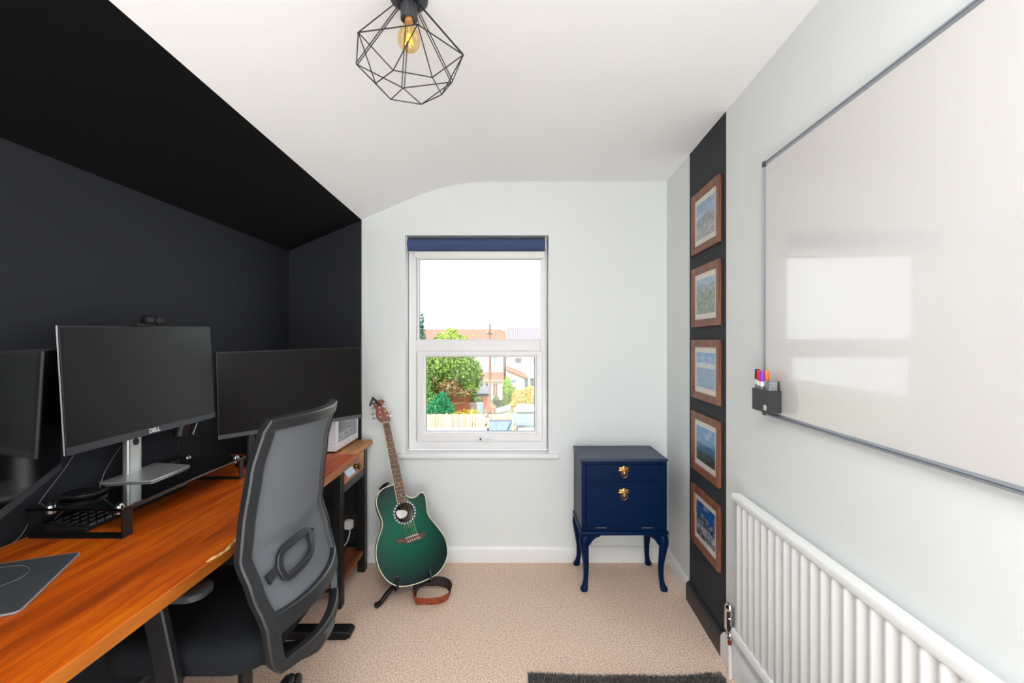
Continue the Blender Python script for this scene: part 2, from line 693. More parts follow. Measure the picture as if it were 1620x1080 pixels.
# ------------------------------------------------------------------ roller blind
bl = thing('roller_blind', 'navy roller blind rolled up at the head of the window with a bead chain', 'blind', (-0.213, 2.80, 1.965))
zb = zw(387, 2.80)
bm = nb()
lathe(bm, (xw(645.5, 2.80), 2.80, zb), (1, 0, 0), [(0, 0.036), (0.002, 0.038), (xw(862, 2.80) - xw(645.5, 2.80) - 0.002, 0.038), (xw(862, 2.80) - xw(645.5, 2.80), 0.036)], 28)
roll = obj('fabric_roll', bm, M['blind'], bl)
for sx in (-0.6425, 0.2055):
    bx('bracket', M['white_plastic'], bl, sx - 0.003, sx + 0.003, 2.768, 2.84, zb - 0.03, zb + 0.045, 0.002)
bb = bx('bottom_bar', M['white_plastic'], bl, xw(656, 2.80), xw(861, 2.80), 2.795, 2.812, zw(408, 2.8), zw(397.5, 2.8), 0.004)
for sx in (xw(659, 2.79), xw(858, 2.79)):
    bm = nb()
    cyl(bm, (sx, 2.796, zw(402, 2.79)), (sx, 2.791, zw(402, 2.79)), 0.006, n=12)
    obj('end_plug', bm, M['white_plastic'], bb)
bm = nb()
sweep(bm, cr([(0.211, 2.785, zb), (0.211, 2.785, 1.5), (0.211, 2.787, 0.99), (0.211, 2.793, 0.972), (0.211, 2.80, 0.99), (0.211, 2.812, 1.5), (0.211, 2.815, zb)], 6), 0.0016, 6)
obj('bead_chain', bm, M['white_plastic'], bl)

# ------------------------------------------------------------------ desk
DZ, DF = 0.79, -0.745          # top and front edge
dk = thing('standing_desk', 'long standing desk with a varnished orange wooden top on a black metal frame', 'desk', (-1.05, 1.0, 0))
bm = nb()
out = [(-1.355, -0.7), (-0.752, -0.7), (-0.75, 0.73), (-0.747, 1.16), (-0.7475, 1.20), (-0.753, 1.235), (-0.7515, 1.27), (-0.7465, 1.31), (-0.738, 2.2), (-1.352, 2.2)]
prism(bm, out, 0.031, Matrix.Translation((0, 0, DZ - 0.031)))
bm.faces.ensure_lookup_table()
bm.normal_update()
for f in bm.faces:
    if f.normal.x > 0.8:
        f.material_index = 1
obj('desktop', bm, [M['desk'], wood('desk_edge_wood', (126, 62, 2), (164, 88, 8), (190, 116, 26), (26, 1.8, 26), 0.5)], dk, 0.002, recalc=False)
bm = nb()
sc_ = [(-0.7525, 1.12, 0.7915), (-0.7475, 1.19, 0.7885), (-0.7575, 1.245, 0.7895), (-0.752, 1.30, 0.7885), (-0.7445, 1.34, 0.7900)]
sweep(bm, cr(sc_, 4), [0.001] + [0.0035 + 0.001 * math.sin(i * 1.9) for i in range(15)] + [0.001], 6)
obj('chipped_edge', bm, mat('bare_wood_chip', (238, 198, 140), 0.7, vary=(60, (178, 122, 66))), dk)['label'] = 'pale bare-wood chip along the front edge of the desktop'
for y in (0.45, 2.065):
    bm = nb()
    pr = [(-1.33, 0.0), (-0.745, 0.0), (-0.722, 0.012), (-0.722, 0.026), (-0.735, 0.036), (-1.33, 0.036)]
    loft(bm, [[V(x, yy, z) for x, z in pr] for yy in (y - 0.033, y + 0.033)])
    obj('foot', bm, M['black_metal'], dk, 0.003)
    cb = nb()
    box(cb, -1.12, -1.03, y - 0.03, y + 0.03, 0.03, 0.45)
    obj('column', cb, M['black_metal'], dk, 0.004)
    cb = nb()
    box(cb, -1.11, -1.04, y - 0.022, y + 0.022, 0.45, 0.74)
    obj('inner_column', cb, M['black_metal'], dk, 0.004)
    bx('side_bracket', M['black_metal'], dk, -1.30, -0.80, y - 0.035, y + 0.035, 0.735, 0.759, 0.003)
bx('crossbar', M['black_metal'], dk, -1.12, -1.06, 0.49, 2.03, 0.70, 0.735, 0.003)

# ------------------------------------------------------------------ mouse mat
C0 = V(-1.106, 1.1676, DZ)
ang = math.radians(25)
d1 = V(math.sin(ang), -math.cos(ang), 0)
d2 = V(-math.cos(ang), -math.sin(ang), 0)
mm = thing('mouse_mat', 'slim dark grey mouse mat with an engraved circle lying on the desk', 'mouse mat', C0)
m4 = frame4(C0, d2, d1)
if (m4.to_3x3() @ V(0, 0, 1)).z < 0:
    m4 = frame4(C0, d1, d2)
    flip = True
else:
    flip = False
LM, WM = 0.285, 0.26
ol = rrect(0, LM, 0, WM, 0.012) if flip else rrect(0, WM, 0, LM, 0.012)
bm = nb()
prism(bm, ol, 0.005, m4 @ Matrix.Translation((0, 0, 0.0002)))
obj('mat_sheet', bm, mat('mat_grey', (62, 66, 70), 0.55), mm)
bm = nb()
sweep(bm, [m4 @ V(x, y, 0.003) for x, y in ol], 0.0026, 6, closed=True)
obj('rim', bm, mat('mat_rim', (140, 130, 128), 0.4), mm)['label'] = 'pale greyish rim of the mat'
bm = nb()
cc = V(-1.185, 1.03, DZ + 0.0054)
sweep(bm, [cc + V(0.064 * math.cos(a), 0.064 * math.sin(a), 0) for a in [2 * PI * i / 48 for i in range(48)]], 0.0007, 5, closed=True)
obj('engraved_circle', bm, mat('engraving', (112, 116, 120), 0.5), mm)

# ------------------------------------------------------------------ glass monitor riser
gz = DZ + 0.075
rs = thing('glass_monitor_riser', 'long smoked glass shelf on two black metal brackets standing on the desk', 'monitor riser', (-1.2, 1.54, DZ))
bx('glass_top', M['glass_shelf'], rs, -1.341, -1.072, 1.252, 1.832, gz + 0.002, gz + 0.009, 0.001)
for y0, y1 in ((1.2554, 1.2897), (1.797, 1.822)):
    bm = nb()
    t = 0.004
    x0, x1, z1 = -1.335, -1.0745, gz
    pr = [(x0, DZ), (x1, DZ), (x1, z1), (x1 - 0.045, z1), (x1 - 0.045, z1 - t), (x1 - t, z1 - t), (x1 - t, DZ + t), (x0 + t, DZ + t), (x0 + t, z1 - t), (x0 + 0.045, z1 - t), (x0 + 0.045, z1), (x0, z1)]
    loft(bm, [[V(x, y, z) for x, z in pr] for y in (y0, y1)])
    br = obj('bracket', bm, M['black_metal'], rs)
    for x in (-1.29, -1.098):
        bm = nb()
        lathe(bm, (x, (y0 + y1) / 2, gz - 0.012), (0, 0, 1), [(0, 0.010), (0.002, 0.0125), (0.012, 0.0125)], 20)
        obj('standoff', bm, M['chrome'], br)
        bm = nb()
        lathe(bm, (x, (y0 + y1) / 2, gz + 0.009), (0, 0, 1), [(0, 0.0125), (0.004, 0.0125), (0.008, 0.008)], 20)
        obj('standoff_cap', bm, M['chrome'], br)

# ------------------------------------------------------------------ keyboard below the riser
kb = thing('keyboard', 'black keyboard pushed under the glass monitor riser', 'keyboard', (-1.27, 1.5, DZ))
bm = nb()
loft(bm, [[V(-1.213, y, DZ + 0.001), V(-1.210, y, DZ + 0.012), V(-1.345, y, DZ + 0.022), V(-1.345, y, DZ + 0.001)] for y in (1.297, 1.70)])
obj('keyboard_case', bm, M['black_plastic'], kb, 0.002)
key = None
mk = mat('key_black', (26, 27, 29), 0.35)
for r in range(5):
    for c in range(15):
        x = -1.222 - r * 0.0245
        y = 1.305 + c * 0.0262
        z = DZ + 0.0125 + (-1.210 - x) * 0.0741
        if key is None:
            bm = nb()
            loft(bm, [rp for rp in ([V(x + dx * s, y + 0.0115 + dy * s, z + h) for dx, dy in ((-0.0105, -0.0112), (0.0105, -0.0112), (0.0105, 0.0112), (-0.0105, 0.0112))] for s, h in ((1, 0), (0.82, 0.007)))])
            key = obj('key', bm, mk, kb)
            k0 = V(x, y, z)
        else:
            q = key.copy()
            COL.objects.link(q)
            q.parent = kb
            q.location = key.location + V(x, y, z) - k0
bm = nb()
sweep(bm, cr([(-1.347, 1.34, DZ + 0.012), (-1.352, 1.30, DZ + 0.006), (-1.353, 1.20, DZ + 0.004), (-1.35, 1.05, DZ + 0.004)], 6), 0.0018, 6)
obj('keyboard_cord', bm, M['black_plastic'], kb)

# ------------------------------------------------------------------ round dish on the riser
pz = gz + 0.009
dd = thing('round_charging_dish', 'shallow round black dish lying on the near end of the glass riser', 'dish', (-1.282, 1.362, pz))
bm = nb()
lathe(bm, (-1.282, 1.362, pz), (0, 0, 1), [(0, 0.045), (0.003, 0.052), (0.011, 0.055), (0.012, 0.053), (0.008, 0.048)], 40)
obj('dish_body', bm, mat('dish_black', (16, 16, 18), 0.3), dd)
bm = nb()
sweep(bm, [V(-1.282 + 0.054 * math.cos(a), 1.362 + 0.054 * math.sin(a), pz + 0.0115) for a in [2 * PI * i / 48 for i in range(48)]], 0.0012, 6, closed=True)
obj('rim', bm, mat('dish_rim', (52, 52, 54), 0.2), dd)


# ------------------------------------------------------------------ monitors
def monitor(name, label, bl_, br_, up, h, screen, chin, chin_mat, side_mat, thick=0.012, logo=None, back=0.03):
    """bl_, br_: lower corners of the front; up: direction of the sides"""
    bl_, br_ = Vector(bl_), Vector(br_)
    w = (br_ - bl_).length
    m4 = frame4(bl_, br_ - bl_, up)          # z points out of the screen
    c = bl_ + (br_ - bl_) * 0.5
    t = thing(name, label, 'monitor', c)

    def L(x, y, z):
        return m4 @ V(x, y, z)
    bx('panel', side_mat, t, 0, w, 0, h, -thick, -0.001, 0.002, f=L)
    bx('bezel', M['black_plastic'], t, 0, w, 0, h, -0.0045, 0.0, 0.001, f=L)
    bx('screen', screen, t, 0.005, w - 0.005, chin + 0.002, h - 0.006, -0.001, 0.0006, 0, f=L)
    bx('chin', chin_mat, t, 0.0, w, 0.0, chin, -0.002, 0.002, 0.001, f=L)
    bm = nb()
    loft(bm, [[L(x, y, z) for x, y in ((w * a, h * b), (w * (1 - a), h * b), (w * (1 - a), h * (1 - a)), (w * a, h * (1 - a)))] for a, b, z in ((0.04, 0.04, -thick + 0.001), (0.1, 0.08, -thick - back * 0.6), (0.2, 0.2, -thick - back))])
    obj('rear_shell', bm, M['black_plastic'], t)
    if logo:
        text_mesh('logo', logo, chin * 0.85, 0.0003, M['logo'], m4 @ Matrix.Translation((w * 0.5 + 0.0, chin * 0.5, 0.0022)), t)
    return t, L, w


M['chin_dark'] = mat('chin_dark_grey', (48, 51, 56), 0.4)
M['chin_grey'] = mat('chin_grey', (78, 80, 82), 0.4)
M['stand_silver'] = mat('stand_silver', (208, 208, 206), 0.34, metal=0.7)

tm, L, w = monitor('computer_monitor', 'widescreen monitor on a silver stand with a webcam perched on top',
                   (-1.226, 1.252, 1.018), (-1.182, 1.811, 1.032), (-0.0135, 0, 0.36), 0.361, M['screen'], 0.022, M['chin_dark'], mat('side_white', (206, 202, 204), 0.4), 0.010, 'DELL', back=0.035)
bm = nb()
pb = [(-1.321, 1.462), (-1.178, 1.488), (-1.176, 1.50), (-1.182, 1.668), (-1.188, 1.678), (-1.331, 1.708), (-1.338, 1.70), (-1.333, 1.468)]
prism(bm, pb, 0.006, Matrix.Translation((0, 0, pz)))
obj('stand_base', bm, M['stand_silver'], tm, 0.0015)['label'] = 'flat silver stand base'
bm = nb()
ring = rrect(-1.336, -1.311, 1.556, 1.616, 0.008, 4)
loft(bm, [[V(x, y, z) for x, y in ring] for z in (pz + 0.005, 1.25)])
nk = obj('stand_neck', bm, M['stand_silver'], tm)
nk['label'] = 'silver stand neck'
bm = nb()
cyl(bm, (-1.3115, 1.586, 0.985), (-1.3085, 1.586, 0.985), 0.012, n=20)
obj('cable_hole', bm, M['black_plastic'], nk)
bx('mount_block', M['black_plastic'], tm, -1.312, -1.23, 1.55, 1.62, 1.15, 1.25, 0.004)

t2, L2, w2 = monitor('computer_monitor', 'glossy monitor angled inward, half hidden behind the monitor with the webcam',
                     (-0.974, 0.804, 0.963), (-1.313, 1.325, 0.963), (0, 0, 1), 0.352, M['screen_gloss'], 0.018, M['chin_dark'], M['black_plastic'], 0.010, back=0.02)
bx('wall_arm', M['black_metal'], t2, -1.36, -1.165, 1.02, 1.07, 1.09, 1.18, 0.004)

t3, L3, w3 = monitor('computer_monitor', 'wide monitor angled across the corner, above the white computer case',
                     (-1.196, 1.852, 0.934), (-0.762, 2.314, 0.948), (0, 0, 1), 0.357, M['screen'], 0.017, M['chin_grey'], M['black_plastic'], 0.014, back=0.03)
bm = nb()
cyl(bm, (-1.16, 2.02, DZ + 0.01), (-1.16, 2.02, 1.16), 0.016, n=16)
obj('pole', bm, mat('pole_grey', (52, 53, 55), 0.4), t3)
bm = nb()
lathe(bm, (-1.16, 2.02, DZ), (0, 0, 1), [(0, 0.06), (0.008, 0.06), (0.012, 0.055), (0.014, 0.02)], 24)
obj('stand_base', bm, M['black_metal'], t3)
bm = nb()
sweep(bm, [(-1.16, 2.02, 1.13), (-1.10, 2.12, 1.13), (-1.02, 2.13, 1.13)], 0, up=(0, 0, 1), sq=(0.012, 0.02))
obj('arm', bm, M['black_metal'], t3)

# webcam on the middle monitor
wc = thing('webcam', 'small black webcam clipped on the top edge of a monitor', 'webcam', (-1.21, 1.52, 1.386))
bx('mount_foot', M['black_plastic'], wc, -1.222, -1.198, 1.455, 1.53, 1.3855, 1.391, 0.002)
bm = nb()
sweep(bm, cr([(-1.208, 1.490, 1.405), (-1.206, 1.50, 1.405), (-1.205, 1.545, 1.405), (-1.207, 1.555, 1.405)], 4), [0.008] + [0.0158] * 11 + [0.008], 14)
obj('camera_body', bm, M['black_plastic'], wc)
bm = nb()
cyl(bm, (-1.194, 1.530, 1.405), (-1.184, 1.528, 1.405), 0.0125, 0.011, 20)
obj('lens', bm, mat('lens_glass', (30, 26, 32), 0.08), wc)

# gooseneck gadget behind the middle monitor
gn = thing('gooseneck_lamp', 'small black cylindrical lamp on a thin stem at the far end of the riser', 'lamp', (-1.30, 1.765, pz))
bm = nb()
lathe(bm, (-1.30, 1.745, pz), (0, 0, 1), [(0, 0.02), (0.006, 0.02), (0.010, 0.006)], 20)
obj('base', bm, M['black_metal'], gn)
bm = nb()
sweep(bm, cr([(-1.30, 1.745, pz + 0.006), (-1.292, 1.75, pz + 0.04), (-1.285, 1.757, pz + 0.08), (-1.283, 1.758, 0.972)], 5), 0.0025, 8)
obj('stem', bm, M['black_metal'], gn)
bm = nb()
lathe(bm, (-1.283, 1.758, 0.968), (0.15, 0.1, 1), [(0, 0.020), (0.004, 0.026), (0.07, 0.031), (0.074, 0.028)], 24)
hd_ = obj('lamp_head', bm, mat('lamp_head_black', (26, 25, 25), 0.35), gn)
bm = nb()
cyl(bm, (-1.245, 1.775, 0.972), (-1.238, 1.79, 1.015), 0.002, n=8)
obj('clip', bm, M['silver'], hd_)['label'] = 'silver clip'


# loose cables
def cable(label, pts, r, m, k=8):
    bm = nb()
    sweep(bm, cr(pts, k), r, 6)
    return tag(obj('cable', bm, m, at=pts[0]), label, 'cable')


M['cable_grey'] = mat('cable_grey', (118, 116, 114), 0.5)
cable('thin grey cable looping down from the stand neck to the riser glass', [P(191, 706, 1.55), P(180, 722, 1.50), P(165, 748, 1.45), P(158, 770, 1.41), V(-1.245, 1.36, pz + 0.002), V(-1.30, 1.43, pz + 0.002)], 0.0011, M['cable_grey'])
cable('straight pale cable running behind the riser from the monitor stand', [P(188, 709, 1.60), P(160, 742, 1.52), P(131, 776, 1.45), V(-1.352, 1.40, DZ + 0.05), V(-1.352, 1.30, DZ + 0.003), V(-1.345, 1.15, DZ + 0.002)], 0.0011, M['cable_grey'])
cable('black cable hanging against the dark wall behind the riser', [V(-1.355, 1.42, 1.0), V(-1.355, 1.38, 0.95), V(-1.353, 1.30, 0.87), V(-1.350, 1.24, DZ + 0.003), V(-1.34, 1.12, DZ + 0.003)], 0.0013, M['cable_grey'])
cable('black cable curling over the desk at the far end of the riser', [V(-1.34, 1.75, DZ + 0.003), V(-1.30, 1.86, DZ + 0.003), V(-1.26, 1.93, DZ + 0.02), V(-1.28, 2.02, DZ + 0.003), V(-1.34, 2.1, DZ + 0.003)], 0.0025, M['black_plastic'])

# ------------------------------------------------------------------ console table in the corner
ct = thing('console_table', 'dark framed console table with light wood top and drawer at the desk end', 'table', (-1.08, 2.47, 0))
for i, (x0, x1) in enumerate(((-0.985, -0.829), (-1.16, -0.987), (-1.34, -1.162))):
    bm = nb()
    loft(bm, [[V(x0, y, 0.715), V(x1 - (0.012 if i == 0 else 0), y, 0.715), V(x1, y, 0.728), V(x1 - (0.004 if i == 0 else 0), y, 0.75), V(x0, y, 0.75)] for y in (2.245, 2.713)])
    obj('plank', bm, M['console_top'], ct, 0.002)
for x in (-0.895, -1.335):
    for y in (2.265, 2.63):
        bx('leg', M['black_metal'], ct, x, x + 0.043, y, y + 0.05, 0, 0.714, 0.003)
bx('rail', mat('rail_grey', (64, 66, 68), 0.5), ct, -0.893, -0.856, 2.316, 2.629, 0.562, 0.60, 0.002)
bx('rail', M['black_metal'], ct, -1.333, -1.295, 2.316, 2.629, 0.562, 0.714, 0.002)
for y in (2.27, 2.64):
    bx('end_panel', M['black_metal'], ct, -1.291, -0.896, y, y + 0.03, 0.562, 0.714, 0.002)
dr = bx('drawer', M['console_top'], ct, -1.2, -0.854, 2.320, 2.626, 0.603, 0.708, 0.003)
bm = nb()
lathe(bm, (-0.854, 2.473, 0.657), (1, 0, 0), [(0, 0.022), (0.004, 0.023), (0.006, 0.012), (0.014, 0.010), (0.02, 0.018), (0.028, 0.019), (0.033, 0.012)], 20)
obj('knob', bm, mat('aged_brass', (120, 96, 62), 0.35, metal=0.9), dr)['label'] = 'round aged brass knob'
for i in range(3):
    x1 = -0.862 - i * 0.155
    bx('shelf_board', M['console_shelf'], ct, x1 - 0.14, x1, 2.27, 2.675, 0.10, 0.126, 0.003)
for y in (2.28, 2.645):
    bx('shelf_bearer', M['black_metal'], ct, -1.30, -0.885, y, y + 0.02, 0.075, 0.0998, 0.001)

# pale card hanging over the drawer front
cd = thing('paper_card', 'pale blue card tucked in the drawer of the console table and bent outward', 'card', (-0.84, 2.3, 0.69))
bm = nb()
prf = [V(-0.852, 0, 0.706), V(-0.8485, 0, 0.7065), V(-0.843, 0, 0.700), V(-0.820, 0, 0.664), V(-0.815, 0, 0.655)]
loft(bm, [[V(p.x, y, p.z) for p in prf] + [V(p.x - 0.0008, y, p.z - 0.0008) for p in reversed(prf)] for y in (2.265, 2.372)])
obj('sheet', bm, mat('pale_blue_paper', (186, 212, 232), 0.6), cd)

# white computer case on the console table
cs = thing('computer_case', 'white computer case with a glass side standing on the console table', 'computer', (-1.02, 2.53, 0.75))
X0, X1, Y0, Y1, Z0, Z1 = -1.14, -0.913, 2.362, 2.702, 0.75, 1.12
wpc = mat('case_white', (226, 224, 230), 0.35)
bx('bottom_panel', wpc, cs, X0, X1, Y0, Y1, Z0 + 0.012, Z0 + 0.05, 0.003)
bx('top_panel', wpc, cs, X0, X1, Y0, Y1, Z1 - 0.03, Z1, 0.003)
bx('front_panel', wpc, cs, X0, X1, Y0, Y0 + 0.035, Z0 + 0.0505, Z1 - 0.0305, 0.003)
bx('rear_panel', wpc, cs, X0, X1, Y1 - 0.012, Y1, Z0 + 0.0505, Z1 - 0.0305, 0.002)
bx('back_plate', mat('case_inner', (240, 240, 246), 0.5), cs, X0, X0 + 0.012, Y0 + 0.036, Y1 - 0.013, Z0 + 0.0505, Z1 - 0.0305)
bx('side_glass', thin_glass('case_glass', (250, 251, 253), 0.6), cs, X1 - 0.006, X1 - 0.002, Y0 + 0.036, Y1 - 0.013, Z0 + 0.0505, Z1 - 0.0305)
for y in (Y0 + 0.03, Y1 - 0.06):
    for x in (X0 + 0.02, X1 - 0.05):
        bx('foot', M['black_plastic'], cs, x, x + 0.03, y, y + 0.03, Z0, Z0 + 0.0119)
bx('power_shroud', wpc, cs, X0 + 0.013, X1 - 0.02, Y0 + 0.036, Y1 - 0.014, Z0 + 0.051, Z0 + 0.088, 0.002)
ig = mat('case_grey', (214, 216, 222), 0.4)
mb_ = bx('main_board', mat('board_grey', (178, 180, 188), 0.5), cs, X0 + 0.013, X0 + 0.02, Y0 + 0.12, Y1 - 0.03, Z0 + 0.1, Z1 - 0.05)
for k in range(8):
    bx('cooler_fin', ig, mb_, X0 + 0.0205, X0 + 0.13, Y0 + 0.125 + k * 0.011, Y0 + 0.129 + k * 0.011, Z0 + 0.115, Z1 - 0.09)
gp = bx('graphics_card', wpc, cs, X0 + 0.0205, X1 - 0.03, Y0 + 0.225, Y1 - 0.02, Z0 + 0.12, Z0 + 0.16, 0.004)
for y in (Y0 + 0.10, Y0 + 0.20, Y0 + 0.28):
    bm = nb()
    cyl(bm, (X1 - 0.0199, y, Z0 + 0.07), (X1 - 0.016, y, Z0 + 0.07), 0.006, n=12)
    obj('thumb_screw', bm, M['dark_grey'], cs)

# wall socket and plug
sk = thing('wall_socket', 'dark double wall socket low on the dark wall behind the console table', 'socket', (-1.01, YB, 0.245))
bx('face_plate', mat('bronze_plate', (74, 62, 52), 0.4, metal=0.6), sk, -1.083, -0.936, YB - 0.009, YB, 0.2, 0.287, 0.003)
for x in (-1.05, -0.97):
    bx('rocker_switch', M['black_plastic'], sk, x - 0.008, x + 0.008, YB - 0.013, YB - 0.0091, 0.262, 0.28, 0.001)
pg = thing('plug', 'white three pin plug in the wall socket with its white flex hanging down', 'plug', (-0.982, YB - 0.01, 0.235))
bm = nb()
ol = [(x, z) for x, z in rrect(-1.008, -0.957, 0.205, 0.262, 0.014)]
loft(bm, [[V(-0.9825 + (x + 0.9825) * s, y, 0.2335 + (z - 0.2335) * s) for x, z in ol] for y, s in ((YB - 0.0091, 1), (YB - 0.03, 1), (YB - 0.04, 0.82))])
obj('plug_body', bm, M['white_plastic'], pg)
bm = nb()
sweep(bm, cr([(-0.975, YB - 0.025, 0.208), (-0.975, YB - 0.03, 0.18), (-0.99, YB - 0.04, 0.13), (-1.03, YB - 0.05, 0.09), (-1.10, YB - 0.05, 0.03), (-1.2, YB - 0.05, 0.006)], 6), 0.0035, 8)
obj('flex', bm, M['white_plastic'], pg)

# ------------------------------------------------------------------ office chair
ch = thing('office_chair', 'black office chair with a grey mesh back, pulled up to the desk', 'chair', (-0.82, 1.40, 0))
CY = 1.39


def interp(tab, z):
    if z <= tab[0][0]:
        return tab[0][1]
    for (a, b), (c, d) in zip(tab, tab[1:]):
        if z <= c:
            t = (z - a) / (c - a)
            t = t * t * (3 - 2 * t) * 0.5 + t * 0.5
            return b + (d - b) * t
    return tab[-1][1]


XT = [(0.42, -0.622), (0.585, -0.635), (0.69, -0.668), (0.775, -0.695), (0.86, -0.690), (1.0, -0.672), (1.125, -0.640)]
WT = [(0.42, 0.20), (0.585, 0.222), (0.70, 0.24), (0.78, 0.246), (0.9, 0.24), (1.125, 0.226)]


def CB(s, z, off=0.0):
    w = interp(WT, z)
    b = 0.06 if z > 0.8 else 0.05
    return V(interp(XT, z) + b * (1 - s * s) + off, CY + s * w, z)


def CN(s, z):
    e = 0.004
    a = CB(s + e, z) - CB(s - e, z)
    b = CB(s, z + e) - CB(s, z - e)
    n = a.cross(b).normalized()
    return n if n.x > 0 else -n


M['chair_frame'] = mat('chair_frame_grey', (31, 33, 36), 0.42, bump=(300, 0.15))
M['chair_mesh'] = mat('chair_mesh_grey', (92, 96, 101), 0.85, bump=(900, 0.6, 0.001))
M['chair_seat'] = mat('seat_fabric', (24, 27, 31), 0.95, bump=(700, 0.5, 0.001), spec=0.2)

path = []
nrm = []
sz = []
ZT, ZL, ZH = 1.118, 0.590, 0.474


def addp(s, z, ha, hb=0.014):
    path.append(CB(s, z))
    nrm.append(CN(s, z))
    sz.append((ha, hb))


SR = 0.925
for i in range(17):                      # top bar, near to far
    addp(-0.90 + 1.80 * i / 16, ZT, 0.016)
for i in range(31):                      # far side, downward
    z = ZT - 0.018 - (ZT - ZH - 0.04) * i / 30
    addp(SR, z, 0.018 if z > 0.62 else 0.020)
for i in range(17):                      # lower hoop
    addp(0.88 - 1.76 * i / 16, ZH - 0.012 * math.cos((0.88 - 1.76 * i / 16) * 1.7), 0.017)
for i in range(31):
    z = ZH + 0.022 + (ZT - ZH - 0.04) * i / 30
    addp(-SR, z, 0.018 if z > 0.62 else 0.020)
bm = nb()
sweep(bm, path, 0, closed=True, up=nrm, sq=sz)
bk = obj('back_frame', bm, M['chair_frame'], ch)
path, nrm, sz = [], [], []
for i in range(17):
    addp(-0.90 + 1.80 * i / 16, ZL, 0.022 + 0.012 * abs(-0.90 + 1.80 * i / 16) ** 4, 0.0135)
bm = nb()
sweep(bm, path, 0, up=nrm, sq=sz)
obj('back_crossbar', bm, M['chair_frame'], ch)
bm = nb()
NS, NZ = 20, 30
g1 = [[bm.verts.new(CB(-0.93 + 1.86 * i / NS, ZL + 0.01 + (ZT - ZL - 0.02) * j / NZ, -0.006)) for i in range(NS + 1)] for j in range(NZ + 1)]
for j in range(NZ):
    for i in range(NS):
        bm.faces.new((g1[j][i], g1[j][i + 1], g1[j + 1][i + 1], g1[j + 1][i]))
mo = obj('mesh_panel', bm, M['chair_mesh'], ch)
so = mo.modifiers.new('solid', 'SOLIDIFY')
so.thickness = 0.003

bm = nb()
sweep(bm, cr([(-0.566, CY, 0.468), (-0.59, CY, 0.42), (-0.68, CY, 0.385), (-0.80, CY, 0.385)], 5), 0, up=(0, 1, 0), sq=(0.016, 0.035))
obj('back_spine', bm, M['chair_frame'], ch)


# lumbar loop on the outside of the mesh
def on_back(px, py):
    y, z = CY, 0.75
    x = -0.65
    for _ in range(20):
        s = (y - CY) / interp(WT, z)
        x = CB(max(-1, min(1, s)), z).x + 0.012
        y = x * 720 / (px - 810)
        z = H - (py - 540) / 720 * y
    s = (y - CY) / interp(WT, z)
    return s, z


lp = [on_back(*p) for p in ((441, 889), (450, 867), (484, 839), (491, 850), (490, 877), (458, 911), (446, 905))]
lp2 = cr([V(s, z, 0) for s, z in lp], 5, closed=True)
bm = nb()
sweep(bm, [CB(p.x, p.y, 0.012) for p in lp2], 0, closed=True, up=[CN(p.x, p.y) for p in lp2], sq=(0.0095, 0.006))
lum = obj('lumbar_loop', bm, M['chair_frame'], ch)
for a, b in (((414, 918), (443, 896)), ((498, 841), (490, 853))):
    s0, z0 = on_back(*a)
    s1, z1 = on_back(*b)
    pp = [(s0 + (s1 - s0) * t, z0 + (z1 - z0) * t) for t in (0, 0.33, 0.66, 1)]
    bm = nb()
    sweep(bm, [CB(s, z, 0.010) for s, z in pp], 0, up=[CN(s, z) for s, z in pp], sq=[(0.014, 0.005), (0.011, 0.006), (0.010, 0.006), (0.013, 0.006)])
    obj('lumbar_arm', bm, M['chair_frame'], lum)

# seat, mechanism, arms
bm = nb()
ol = rrect(-1.09, -0.645, 1.16, 1.62, 0.09, 8)
cx_, cy_ = -0.8675, 1.39
rings = []
for z, s in ((0.472, 0.93), (0.478, 0.985), (0.50, 1.0), (0.53, 0.99), (0.545, 0.94), (0.549, 0.75), (0.545, 0.4)):
    rings.append([V(cx_ + (x - cx_) * s, cy_ + (y - cy_) * s, z) for x, y in ol])
loft(bm, rings)
obj('seat', bm, M['chair_seat'], ch, smooth=50)
bm = nb()
ol2 = rrect(-1.05, -0.68, 1.20, 1.58, 0.06, 5)
loft(bm, [[V(cx_ + (x - cx_) * s, cy_ + (y - cy_) * s, z) for x, y in ol2] for z, s in ((0.445, 0.85), (0.4715, 1.0))])
obj('seat_shell', bm, M['black_plastic'], ch)
bx('tilt_mechanism', M['black_metal'], ch, -0.93, -0.74, 1.33, 1.45, 0.385, 0.4445, 0.01)
bm = nb()
lathe(bm, (-0.82, 1.40, 0.06), (0, 0, 1), [(0, 0.028), (0.17, 0.028), (0.171, 0.020), (0.33, 0.020)], 20)
obj('gas_lift', bm, M['black_metal'], ch)
for sgn in (-1, 1):
    ya = CY + sgn * 0.262
    bm = nb()
    sweep(bm, cr([(-0.90, CY + sgn * 0.17, 0.452), (-0.87, ya - sgn * 0.02, 0.452), (-0.845, ya, 0.475), (-0.862, ya, 0.56), (-0.89, ya, 0.692)], 5), 0, up=(-1, 0, 0.2), sq=(0.012, 0.026))
    ar = obj('armrest', bm, M['black_plastic'], ch)
    bm = nb()
    ol = rrect(-0.99, -0.752, ya - 0.040, ya + 0.040, 0.03, 5)
    loft(bm, [[V(-0.89 + (x + 0.89) * s, ya + (y - ya) * s, z) for x, y in ol] for z, s in ((0.704, 0.92), (0.708, 1.0), (0.723, 1.0), (0.728, 0.9))])
    obj('arm_pad', bm, mat('arm_pad_grey', (38, 39, 40), 0.6) if sgn < 0 else M['black_plastic'], ar)
